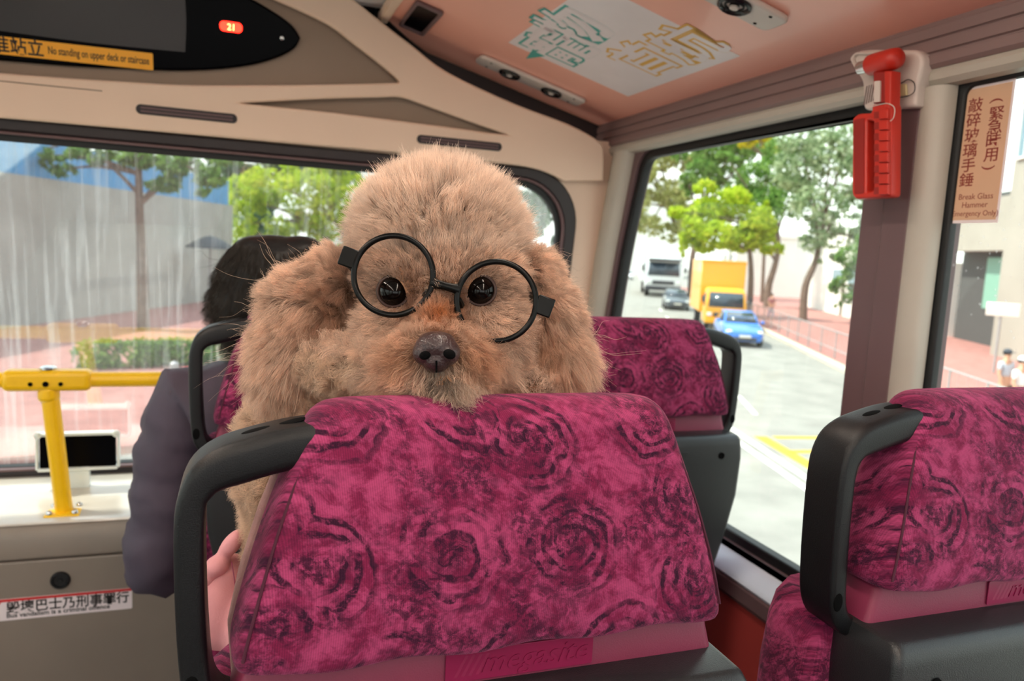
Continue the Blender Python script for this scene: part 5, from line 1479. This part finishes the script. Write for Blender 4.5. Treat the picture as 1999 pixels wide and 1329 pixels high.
# ---- ears: separate hanging leathers
def ear(blobs, nm):
    b = MB()
    for q in blobs: blob(b, *q)
    m_ = fused(b, nm, 0.005, 6, 0.5); m_.transform(Matrix.Translation(-dog_base))
    return link_mesh('ear', m_, MT['skin_fur'], dog)
ear_l = ear([(652, 545, .768, 34, 48, .024), (606, 600, .772, 70, 66, .028), (590, 668, .776, 66, 66, .030), (575, 715, .785, 50, 40, .028)], 'ear_l')
ear_r = ear([(1046, 545, .785, 30, 50, .024), (1066, 620, .775, 40, 62, .028), (1080, 688, .768, 44, 52, .028)], 'ear_r')

# ---- coat
def coat_field(P, N, which, rng):
    x, y, d = px_of(P)
    n = len(P)
    er, eu, eb = np.array(ER), np.array(EU), np.array(EB)
    down = -eu
    # base colour
    C = np.tile(L3((244, 214, 192)), (n, 1))
    C = C * (0.70 + 0.5 * rng.random(n))[:, None]
    def blend(c, w): 
        nonlocal C
        w = np.clip(w, 0, 1)[:, None]; C = C * (1 - w) + np.array(L3(c)) * w * (0.85 + 0.3 * rng.random(n))[:, None]
    if which == 'body':
        face = g2(x, y, 860, 600, 190, 200) * (d < 0.80)
        skull = (y < 500) & (d < 0.86) & (x > 660)
        body = (d > 0.80) | ((y > 700) & (x < 720))
        Ln = np.full(n, 0.020); Dr = N * 1.0
        # skull: stands up and out
        Ln = np.where(skull, 0.027, Ln)
        Dr = np.where(skull[:, None], N * 1.0 + eu * 0.40, Dr)
        # forehead/cheeks lie down and outward
        cheek = g2(x, y, 860, 610, 150, 120) * (d < 0.79)
        outw = np.stack([(x - 860) / 150], 1) * er + 0 * P
        Dr = Dr * (1 - 0.55 * cheek[:, None]) + cheek[:, None] * (outw * 0.9 + down * 0.55 + N * 0.15)
        Ln = Ln * (1 - 0.55 * cheek) + cheek * 0.004
        # brows sweep up and out between the eyes
        brow = g2(x, y, 860, 520, 90, 40) * (d < 0.79)
        Dr = Dr * (1 - 0.7 * brow[:, None]) + brow[:, None] * (eu * 0.9 + outw * 0.5 + N * 0.35) ; Ln = Ln * (1 - 0.4 * brow) + brow * 0.004
        # muzzle: hair fans away from the nose
        mz = np.clip(1.5 * g2(x, y, 852, 705, 115, 62), 0, 1) * (d < 0.765)
        vx, vy = (x - 852) / 60.0, (y - 672) / 60.0
        L_ = np.sqrt(vx * vx + vy * vy) + 0.15
        fan = (vx / L_)[:, None] * er - (vy / L_)[:, None] * eu
        Dr = Dr * (1 - mz[:, None]) + mz[:, None] * (fan * 1.0 + down * 0.40 + N * 0.32 + eb * 0.02)
        Ln = Ln * (1 - mz) + mz * (0.008 + 0.024 * np.clip(L_ - 0.45, 0, 1.0))
        ch = g2(x, y, 872, 765, 60, 20) * (d < 0.70)
        Dr = Dr + ch[:, None] * (eb * 0.7 + down * 0.3); Ln = Ln * (1 - 0.5 * ch)
        # short bridge, short round the eyes, none over eyes and nose
        br = g2(x, y, 856, 620, 36, 38) * (d < 0.76)
        Dr = Dr * (1 - br[:, None]) + br[:, None] * (eu * 0.9 + N * 0.35 + outw * 0.4); Ln = Ln * (1 - br) + br * 0.009
        for (ex, ey, _r) in EYES:
            e = g2(x, y, ex, ey, 44, 40) * (d < 0.79)
            Ln = Ln * (1 - 0.78 * e)
            vx, vy = (x - ex) / 40.0, (y - ey) / 40.0
            away = vx[:, None] * er - vy[:, None] * eu
            Dr = Dr * (1 - 0.7 * e[:, None]) + e[:, None] * away * 0.9
        # body and arms: curly
        Ln = np.where(body, 0.017, Ln)
        Dr = np.where(body[:, None], N * 1.0 + down * 0.35 - er * 0.15, Dr)
        curl = np.where(body, 0.0026, 0.0008) + 0.0012 * mz
        blend((244, 220, 200), 0.7 * np.clip(1.4 * g2(x, y, 852, 725, 120, 50), 0, 1) * (d < 0.765))
        arm = (y > 690) & (x < 780) & (d < 0.79) | ((x > 1000) & (y > 715))
        Ln = np.where(arm, 0.021, Ln); Dr = np.where(arm[:, None], N + down * 0.3, Dr)
        curl = np.where(arm, 0.0046, curl)
        # colour patches of the coat
        blend((196, 118, 56), 0.95 * g2(x, y, 858, 622, 40, 34) * (d < 0.76))
        blend((192, 124, 72), 0.7 * (g2(x, y, 806, 690, 30, 34) + g2(x, y, 902, 690, 32, 34)) * (d < 0.76))
        blend((150, 92, 60), 0.75 * (g2(x, y, 800, 575, 24, 40) + g2(x, y, 905, 585, 16, 26)) * (d < 0.78))
        blend((120, 76, 54), 0.6 * sum(g2(x, y, ex, ey, 36, 33) for ex, ey, _ in EYES) * (d < 0.78))
        blend((250, 230, 214), 0.8 * skull)
        blend((240, 216, 190), 0.6 * body)
        blend((246, 218, 194), 0.6 * ch)
        blend((60, 40, 32), 0.9 * g2(x, y, 854, 739, 32, 12) * (d < 0.74))
        ok = np.ones(n, bool)
        for (ex, ey, er_) in EYES: ok &= ~((((x - ex) / (er_ * 0.80)) ** 2 + ((y - ey) / (er_ * 0.80)) ** 2 < 1) & (d < 0.79))
        ok &= ~((((x - 851) / 40) ** 2 + ((y - 686) / 34) ** 2 < 1) & (d < 0.76))
        Ln = Ln * (0.62 + 0.55 * rng.random(n) + 0.5 * (rng.random(n) > 0.96))
        return Dr, Ln, C, curl, ok
    sgn = -1 if which == 'ear_l' else 1
    ext = np.clip((y - 520) / 200, 0, 1)
    Dr = N * 0.75 + er * sgn * (0.35 + 0.25 * (1 - ext))[:, None] + down * (0.15 + 0.75 * ext)[:, None]
    if sgn < 0:
        top = (y < 590)
        Dr = np.where(top[:, None], N * 0.7 + er * sgn * 0.7 + eu * 0.25, Dr)
    Ln = (0.018 + 0.012 * ext) * (0.7 + 0.5 * rng.random(n))
    inner = g2(x, y, 665 if sgn < 0 else 1035, 640, 40, 80)
    blend((180, 126, 92), 0.65 * inner)
    if sgn > 0: blend((212, 156, 116), 0.45 * g2(x, y, 1060, 700, 50, 60))
    else: blend((214, 164, 130), 0.4 * g2(x, y, 640, 620, 50, 90))
    return Dr, Ln, C, np.full(n, 0.0010), np.ones(n, bool)

def grow(me_local, which, name, parent, n, m, seed, jitter=0.17, keep=None, lscale=1.0, cmul=1.0, **k):
    rng = np.random.default_rng(seed)
    w = me_local.copy(); w.transform(Matrix.Translation(dog_base))
    P, N = sample_mesh(w, n, rng, keep)
    bpy.data.meshes.remove(w)
    Dr, Ln, C, curl, ok = coat_field(P, N, which, rng)
    Dr = Dr / (np.linalg.norm(Dr, axis=1)[:, None] + 1e-9)
    nd_ = (Dr * N).sum(1)
    Dr = Dr + N * np.clip(0.12 - nd_, 0, None)[:, None]          # never grow into the skin
    Dr = Dr + rng.normal(size=Dr.shape) * jitter
    Ln = Ln * lscale; curl = curl * cmul
    P, Dr, Ln, C, curl = P[ok], Dr[ok], Ln[ok], C[ok], curl[ok]
    return strands(name, P, Dr, Ln, C, parent, m, rng, curl=curl, off=dog_base, **k)
def in_head(c):
    x, y, d = px_of(c); return np.where((d < 0.83) & (y < 800), 1.0, 0.0) * np.where(is_muzzle(x, y, d), 0.45, 1.0)
def is_muzzle(x, y, d): return (((x - 852) / 130.0) ** 2 + ((y - 705) / 75.0) ** 2 < 1) & (d < 0.77) & (y > 650)
def in_muzzle(c):
    x, y, d = px_of(c); return np.where(is_muzzle(x, y, d), 1.0, 0.0)
def in_arm(c):
    x, y, d = px_of(c); return np.where((x < 780) & (y > 672) & (d < 0.80) & (x > 600), 1.0, 0.0)
def in_body(c):
    x, y, d = px_of(c); return np.where(((d >= 0.83) | (y >= 800)), np.where(y < 1150, 1.0, 0.12), 0.0)
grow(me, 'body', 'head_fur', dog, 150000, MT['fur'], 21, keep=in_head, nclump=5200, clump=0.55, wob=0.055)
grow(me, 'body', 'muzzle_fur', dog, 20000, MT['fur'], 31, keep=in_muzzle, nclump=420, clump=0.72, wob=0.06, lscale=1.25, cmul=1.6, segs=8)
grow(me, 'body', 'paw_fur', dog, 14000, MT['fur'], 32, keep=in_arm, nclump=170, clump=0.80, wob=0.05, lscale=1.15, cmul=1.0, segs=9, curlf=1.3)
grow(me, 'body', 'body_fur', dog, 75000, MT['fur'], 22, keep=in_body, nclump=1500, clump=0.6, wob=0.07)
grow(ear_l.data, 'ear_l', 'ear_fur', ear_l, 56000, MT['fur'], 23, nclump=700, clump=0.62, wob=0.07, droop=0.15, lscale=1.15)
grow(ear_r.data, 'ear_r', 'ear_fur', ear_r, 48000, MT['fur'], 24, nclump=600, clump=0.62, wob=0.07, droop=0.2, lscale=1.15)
# a few long stray hairs on the ears
for e_, w_, sd in ((ear_l, 'ear_l', 25), (ear_r, 'ear_r', 26)):
    rng = np.random.default_rng(sd)
    w = e_.data.copy(); w.transform(Matrix.Translation(dog_base)); P, N = sample_mesh(w, 260, rng)
    Dr, Ln, C, curl, ok = coat_field(P, N, w_, rng)
    strands('stray_hair', P, Dr + N * 0.6 + rng.normal(size=Dr.shape) * 0.3, Ln * 1.9, C, e_, MT['fur'], rng, curl=0.003, clump=0.1, nclump=60, wob=0.25, rad=0.00016, off=dog_base)

# ---- pink dress the dog wears at the hip, with its bow
dm = MB()
for q in [(428, 1185, .86, 50, 84, .035), (448, 1120, .87, 34, 40, .030), (560, 1200, .90, 120, 110, .090), (600, 1330, .93, 150, 150, .110)]: blob(dm, *q)
dms = fused(dm, 'dress', 0.005, 5, 0.5); dms.transform(Matrix.Translation(-dog_base))
dress = link_mesh('dress', dms, MT['dress'], dog)
bwm = MB()
for q in [(424, 1104, .845, 26, 21, .016, 30), (452, 1062, .85, 17, 36, .014, -38), (406, 1126, .845, 16, 24, .014, 10)]: blob(bwm, *q)
bws = fused(bwm, 'bow', 0.003, 3, 0.5); bws.transform(Matrix.Translation(-dog_base))
link_mesh('bow', bws, MT['dress'], dress)
MB().tube(smooth_line([tuple(W3(452, 1096, .826)), tuple(W3(460, 1150, .822)), tuple(W3(466, 1230, .832))], 4), 0.0006, 5).build('seam', MT['badge'], dress)

# ================================================================== GLASSES
GA = math.radians(13.8)
gd = min(EYE_D - 0.020, surf(868, 566)[2] - 0.010)
GD = gd
rimr = 77.5 * GD / FPX
cL, cR = W3(768, 537.5, GD), W3(969, 588, GD)
gx = (cR - cL).normalized(); gy = (EB.cross(gx)).normalized()
gl_ = empty('eyeglasses', (cL + cR) / 2, label='round black glasses frame sitting crooked on the dog', cat='glasses')
for c in (cL, cR):
    ring = [c + gx * (math.cos(2 * math.pi * k / 56) * rimr) + gy * (math.sin(2 * math.pi * k / 56) * rimr) for k in range(56)]
    MB().tube(ring, 0.0027, 10, closed=True, up=EB).build('rim', MT['frame'], gl_)
span = (cR - cL).length - 2 * rimr
bp_l = cL + gx * (rimr - 0.001); bp_r = cR - gx * (rimr - 0.001)
brg = MB()
pts = [bp_l + gx * (span + 0.002) * t + EB * 0.001 * math.sin(math.pi * t) + gy * (0.002 - 0.0 * t) for t in (0, 0.2, 0.5, 0.8, 1.0)]
brg.tube(pts, [(0.0055, 0.003), (0.0042, 0.003), (0.0036, 0.003), (0.0042, 0.003), (0.0055, 0.003)], 12, up=gy)
brg.build('bridge', MT['frame'], gl_)
for s, c in ((-1, cL), (1, cR)):
    foot = c + gx * (s * rimr * 0.92) - gy * (rimr * 0.10)
    MB().tube([c - gx * (s * rimr * 0.93) - gy * rimr * 0.18 - EB * 0.001, c - gx * (s * rimr * 0.88) - gy * rimr * 0.30 - EB * 0.009], [0.0025, 0.0042], 8).build('nose_pad', MT['frame'], gl_)
    Rg = Matrix((gx, gy, EB)).transposed()
    tilt_ = Matrix.Rotation(math.radians(-6), 3, 'Z')
    blk = c + gx * (s * (rimr + 0.0072)) + gy * (0.0058 if s < 0 else 0.0062)
    hinge = MB().box(blk - EB * 0.001, (0.0155, 0.0175, 0.0055), Rg @ tilt_).build('end_piece', MT['frame'], gl_, bevel=0.0012)
    back = W3(705, 540, GD + 0.095) if s < 0 else W3(1022, 572, GD + 0.095)
    out_ = blk + gx * s * 0.004
    MB().tube([out_, out_.lerp(back, 0.5), back], [(0.006, 0.0016), (0.005, 0.0015), (0.0045, 0.0015)], 10, up=gy).build('temple', MT['frame'], gl_)
# ================================================================== PEOPLE
MT['hairblk'] = mat('black_hair', (14, 11, 11), 0.45, var=0.1)
MT['hairfur'] = fur_mat('black_hair_strands')
MT['skin'] = mat('skin', (206, 160, 132), 0.55, var=0.05, vscale=30)
MT['jacket'] = mat('grey_purple_jacket', (72, 62, 76), 0.75, var=0.10, vscale=14, bump=0.3, bscale=60)
MT['cuff'] = mat('pale_cuff', (196, 200, 212), 0.8, var=0.06)
MT['trouser'] = mat('dark_trousers', (48, 46, 54), 0.85, var=0.1)

def skin_mesh(name, verts, edges, radii, root=0, sub=2):
    """one continuous limb surface grown along connected joints"""
    me = bpy.data.meshes.new('tmp'); me.from_pydata([tuple(v) for v in verts], edges, []); me.update()
    o = bpy.data.objects.new('tmp', me); COL.objects.link(o)
    o.modifiers.new('s', 'SKIN')
    for i, r in enumerate(radii):
        sv = me.skin_vertices[0].data[i]; sv.radius = (r, r) if isinstance(r, (int, float)) else r
        sv.use_root = (i == root)
    u = o.modifiers.new('u', 'SUBSURF'); u.levels = sub; u.render_levels = sub
    bpy.context.view_layer.update()
    m2 = bpy.data.meshes.new_from_object(o.evaluated_get(bpy.context.evaluated_depsgraph_get()))
    bpy.data.objects.remove(o); bpy.data.meshes.remove(me)
    m2.name = name; m2.materials.clear(); m2.shade_smooth()
    return m2

def local_obj(name, me, m, parent):
    r = off_of(parent)
    me.transform(Matrix.Translation(-Vector(r.location)))
    return link_mesh(name, me, m, parent)

# ---- the passenger in the front row, seen from behind
hc_ = Vector(aty(532, 566, 1.63))
pel = Vector((0.07, 1.635, 0.585)); che = Vector((0.02, 1.61, 0.88)); nek = Vector((hc_.x - 0.005, 1.615, hc_.z - 0.135))
shL, shR = Vector((-0.100, 1.60, 0.945)), Vector((0.165, 1.63, 0.955))
elL, elR = Vector((-0.150, 1.58, 0.60)), Vector((0.215, 1.68, 0.74))
wrL, wrR = Vector((-0.100, 1.74, 0.63)), Vector((0.10, 1.80, 0.66))
knL, knR = Vector((-0.04, 1.90, 0.545)), Vector((0.20, 1.90, 0.545))
anL, anR = Vector((-0.04, 1.86, 0.09)), Vector((0.20, 1.86, 0.09))
V_ = [pel, pel.lerp(che, 0.5), che, nek, hc_ + Vector((0, 0, -0.06)), hc_ + Vector((0, 0.0, 0.03)), hc_ + Vector((0, 0, 0.085)),
      shL, elL, wrL, shR, elR, wrR, knL, anL, anL + Vector((0, 0.08, -0.05)), knR, anR, anR + Vector((0, 0.08, -0.05))]
E_ = [(0, 1), (1, 2), (2, 3), (3, 4), (4, 5), (5, 6), (2, 7), (7, 8), (8, 9), (2, 10), (10, 11), (11, 12), (0, 13), (13, 14), (14, 15), (0, 16), (16, 17), (17, 18)]
R_ = [0.10, 0.10, 0.10, 0.048, 0.066, 0.084, 0.055, 0.052, 0.038, 0.026, 0.052, 0.038, 0.026, 0.060, 0.036, 0.032, 0.060, 0.036, 0.032]
pm_ = skin_mesh('person', V_, E_, R_, 0)
pb_ = Vector((0.07, 1.60, 0.47)); pm_.transform(Matrix.Translation(-pb_))
per = link_mesh('person', pm_, MT['skin'], None); per.location = pb_
tag(per, 'person with black hair and grey-purple jacket sitting in the front row, seen from behind', 'person')
# jacket with bunched sleeves
def sleeve(a, b_, c, r0, n=9, seed=0):
    rng = np.random.default_rng(seed); P = []; Rr = []
    for k in range(n):
        t = k / (n - 1); P.append(a.lerp(b_, t)); Rr.append(r0 * (1.0 - 0.12 * t) + (0.005 if k % 2 else -0.004))
    for k in range(1, n):
        t = k / (n - 1); P.append(b_.lerp(c, t) + Vector((0, 0, 0.004 * (k % 2)))); Rr.append(r0 * (0.88 - 0.28 * t) + (0.005 if k % 2 else -0.004))
    return P, Rr
JV = [pel + Vector((0, 0, 0.03)), pel.lerp(che, 0.35), pel.lerp(che, 0.7), che + Vector((0, 0, 0.02)), nek + Vector((0, 0, -0.03))]
JE = [(0, 1), (1, 2), (2, 3), (3, 4)]; JR = [0.125, 0.12, 0.122, 0.112, 0.075]
for (a, b_, c, sd) in ((shL, elL, wrL, 1), (shR, elR, wrR, 2)):
    P, Rr = sleeve(a, b_, c, 0.078, 9, sd); i0 = len(JV)
    JV += P; JR += Rr; JE += [(3, i0)] + [(i0 + k, i0 + k + 1) for k in range(len(P) - 1)]
jm = skin_mesh('jacket', JV, JE, JR, 0, 2)
jk = local_obj('jacket', jm, MT['jacket'], per)
tx = bpy.data.textures.new('folds', 'CLOUDS'); tx.noise_scale = 0.042
dp = jk.modifiers.new('folds', 'DISPLACE'); dp.texture = tx; dp.strength = 0.034; dp.mid_level = 0.5
for w, e in ((wrL, elL), (wrR, elR)):
    d_ = (w - e).normalized()
    MB().tube([w - d_ * 0.03, w - d_ * 0.012, w + d_ * 0.006, w + d_ * 0.02], [0.046, 0.042, 0.045, 0.038], 16).build('cuff', MT['cuff'], per)
tr = skin_mesh('trousers', [pel, knL, anL + Vector((0, 0, 0.03)), knR, anR + Vector((0, 0, 0.03))], [(0, 1), (1, 2), (0, 3), (3, 4)], [0.118, 0.076, 0.058, 0.076, 0.058], 0, 2)
local_obj('trousers', tr, MT['trouser'], per)
# hands: palm and five fingers each
def hand(w, d_, side, nm='hand'):
    d_ = d_.normalized(); x_ = d_.cross(Vector((0, 0, 1))).normalized() * side; u_ = x_.cross(d_)
    if u_.z < 0: u_ = -u_
    vs = [w, w + d_ * 0.035, w + d_ * 0.070]; es = [(0, 1), (1, 2)]; rs = [0.022, (0.030, 0.016), (0.034, 0.014)]
    for k, (o_, L_) in enumerate(((-0.027, 0.062), (-0.009, 0.072), (0.009, 0.068), (0.026, 0.052))):
        b0 = w + d_ * 0.078 + x_ * o_; i0 = len(vs)
        vs += [b0, b0 + d_ * L_ * 0.45 - u_ * 0.004, b0 + d_ * L_ * 0.75 - u_ * 0.016, b0 + d_ * L_ * 0.9 - u_ * 0.030]
        es += [(2, i0), (i0, i0 + 1), (i0 + 1, i0 + 2), (i0 + 2, i0 + 3)]; rs += [0.0095, 0.0088, 0.0082, 0.0072]
    b0 = w + d_ * 0.03 - x_ * 0.030; i0 = len(vs)
    vs += [b0, b0 + d_ * 0.028 - x_ * 0.018 - u_ * 0.006, b0 + d_ * 0.052 - x_ * 0.020 - u_ * 0.014]; es += [(1, i0), (i0, i0 + 1), (i0 + 1, i0 + 2)]; rs += [0.012, 0.0105, 0.009]
    return local_obj(nm, skin_mesh(nm, vs, es, rs, 1, 1), MT['skin'], per)
hand(wrL, Vector((0.25, 0.9, -0.25)), 1); hand(wrR, Vector((-0.5, 0.8, -0.2)), -1)
# face (turned to the windscreen) and ears
MB().ball(hc_ + Vector((0, 0.088, -0.035)), (0.013, 0.020, 0.022), None, 12, 8).build('nose', MT['skin'], per)
for s in (-1, 1):
    MB().ball(hc_ + Vector((s * 0.030, 0.078, 0.0)), (0.012, 0.010, 0.008), None, 12, 8).build('eye', MT['eye'], per)
    MB().ball(hc_ + Vector((s * 0.082, 0.0, -0.02)), (0.010, 0.020, 0.032), None, 12, 8).build('ear', MT['skin'], per)
MB().ball(hc_ + Vector((0, 0.084, -0.075)), (0.022, 0.010, 0.006), None, 12, 6).build('mouth', MT['lid'], per)
hm_ = MB()
for (dx, dy, dz, rx, ry, rz2) in ((0, -0.012, 0.025, 0.104, 0.098, 0.088), (-0.052, -0.020, -0.030, 0.064, 0.078, 0.082), (0.05, -0.020, -0.035, 0.064, 0.078, 0.085), (-0.030, -0.02, 0.078, 0.050, 0.060, 0.032), (0.052, -0.02, 0.080, 0.054, 0.060, 0.034), (-0.02, -0.040, -0.105, 0.062, 0.045, 0.070)):
    hm_.ball(hc_ + Vector((dx, dy, dz)), (rx, ry, rz2), None, 20, 14)
hmm = fused(hm_, 'hair', 0.007, 5, 0.5)
w_ = hmm.copy()
hairo = local_obj('hair', hmm, MT['hairblk'], per)
rng = np.random.default_rng(77)
P, N = sample_mesh(w_, 15000, rng); bpy.data.meshes.remove(w_)
Dr = N * 0.35 + np.array([0, 0, -0.8]) + np.stack([P[:, 0] - hc_.x, P[:, 1] - hc_.y, 0 * P[:, 0]], 1) * 3
strands('hair_strands', P, Dr, 0.035 * (0.6 + 0.5 * rng.random(len(P))), np.tile(L3((20, 15, 14)), (len(P), 1)), hairo, MT['hairfur'], rng, rad=0.00028, clump=0.5, nclump=500, wob=0.06, off=pb_)
P2 = np.array([tuple(hc_ + Vector((-0.09 + 0.02 * k, -0.02, 0.085 - 0.012 * abs(k - 3)))) for k in range(6)])
strands('stray_hair', P2, np.tile(np.array([-0.7, 0.1, 0.35]), (6, 1)) + rng.normal(size=(6, 3)) * 0.35, np.full(6, 0.07), np.tile(L3((20, 15, 14)), (6, 1)), hairo, MT['hairfur'], rng, segs=10, rad=0.0003, clump=0.0, nclump=2, curl=0.004, off=pb_)

# ---- people on the pavement
def pedestrian(base, label, shirt, trous, hair=(26, 22, 22), cap=None, face=-1.0, h=1.68, bag=None):
    k = h / 1.7; B = Vector(base)
    def q(x, y, z): return B + Vector((x, y, z)) * k
    v = [q(0, 0, .92), q(0, 0, 1.15), q(0, 0, 1.36), q(0, 0, 1.48), q(0, -.01, 1.60), q(0, 0, 1.66),
         q(-.19, 0, 1.38), q(-.24, -.02, 1.10), q(-.22, -.12, .90), q(.19, 0, 1.38), q(.24, -.02, 1.10), q(.22, -.10, .88),
         q(-.10, .0, .50), q(-.11, .08, .09), q(-.11, -.06, .04), q(.10, -.08, .50), q(.11, -.14, .09), q(.11, -.28, .04)]
    e = [(0, 1), (1, 2), (2, 3), (3, 4), (4, 5), (2, 6), (6, 7), (7, 8), (2, 9), (9, 10), (10, 11), (0, 12), (12, 13), (13, 14), (0, 15), (15, 16), (16, 17)]
    r = [.13, .12, .12, .055, .085, .06, .055, .042, .034, .055, .042, .034, .075, .05, .04, .075, .05, .04]
    me = skin_mesh('person', v, e, [x * k for x in r], 0, 1); me.transform(Matrix.Translation(-B))
    o = link_mesh('person', me, MT['skin'], None); o.location = B; tag(o, label, 'person')
    s_ = skin_mesh('shirt', [v[0] + Vector((0, 0, .04)), v[1], v[2], v[6], v[6].lerp(v[7], .7), v[9], v[9].lerp(v[10], .7)], [(0, 1), (1, 2), (2, 3), (3, 4), (2, 5), (5, 6)], [.150 * k, .145 * k, .142 * k, .075 * k, .062 * k, .075 * k, .062 * k], 0, 1)
    local_obj('shirt', s_, mat('shirt_cloth', shirt, 0.85), o)
    t_ = skin_mesh('trousers', [v[0], v[12], v[13] + Vector((0, 0, .06)), v[15], v[16] + Vector((0, 0, .06))], [(0, 1), (1, 2), (0, 3), (3, 4)], [.150 * k, .09 * k, .068 * k, .09 * k, .068 * k], 0, 1)
    local_obj('trousers', t_, mat('trouser_cloth', trous, 0.85), o)
    hb = MB(); hb.ball(q(0, .012, 1.645), (.094 * k, .10 * k, .085 * k), None, 14, 10); hb.build('hair', mat('pedestrian_hair', hair, 0.6), o)
    if cap:
        c_ = MB(); c_.ball(q(0, 0, 1.675), (.102 * k, .108 * k, .075 * k), None, 16, 10); c_.box(q(0, face * 0.13, 1.665), (.14 * k, .12 * k, .012 * k)); c_.build('cap', mat('cap_cloth', cap, 0.8), o, bevel=0.004)
    MB().ball(q(0, -.092, 1.585), (.014, .018, .018), None, 8, 6).build('nose', MT['skin'], o)
    return o
def on_pave(px, py):
    p = Vector(atz(px, py, GZ + 0.13)); return p
pedestrian(on_pave(1503, 624), 'person in a dusky pink top standing behind the guard rail by the blue car', (176, 120, 122), (170, 166, 186))
pedestrian(on_pave(1951, 812), 'person in a dark cap walking past below the street sign', (190, 196, 206), (60, 62, 74), cap=(70, 74, 82))
pedestrian(on_pave(1979, 838), 'person in a white cap and white top beyond the window seat', (238, 238, 238), (90, 92, 104), cap=(236, 236, 240))
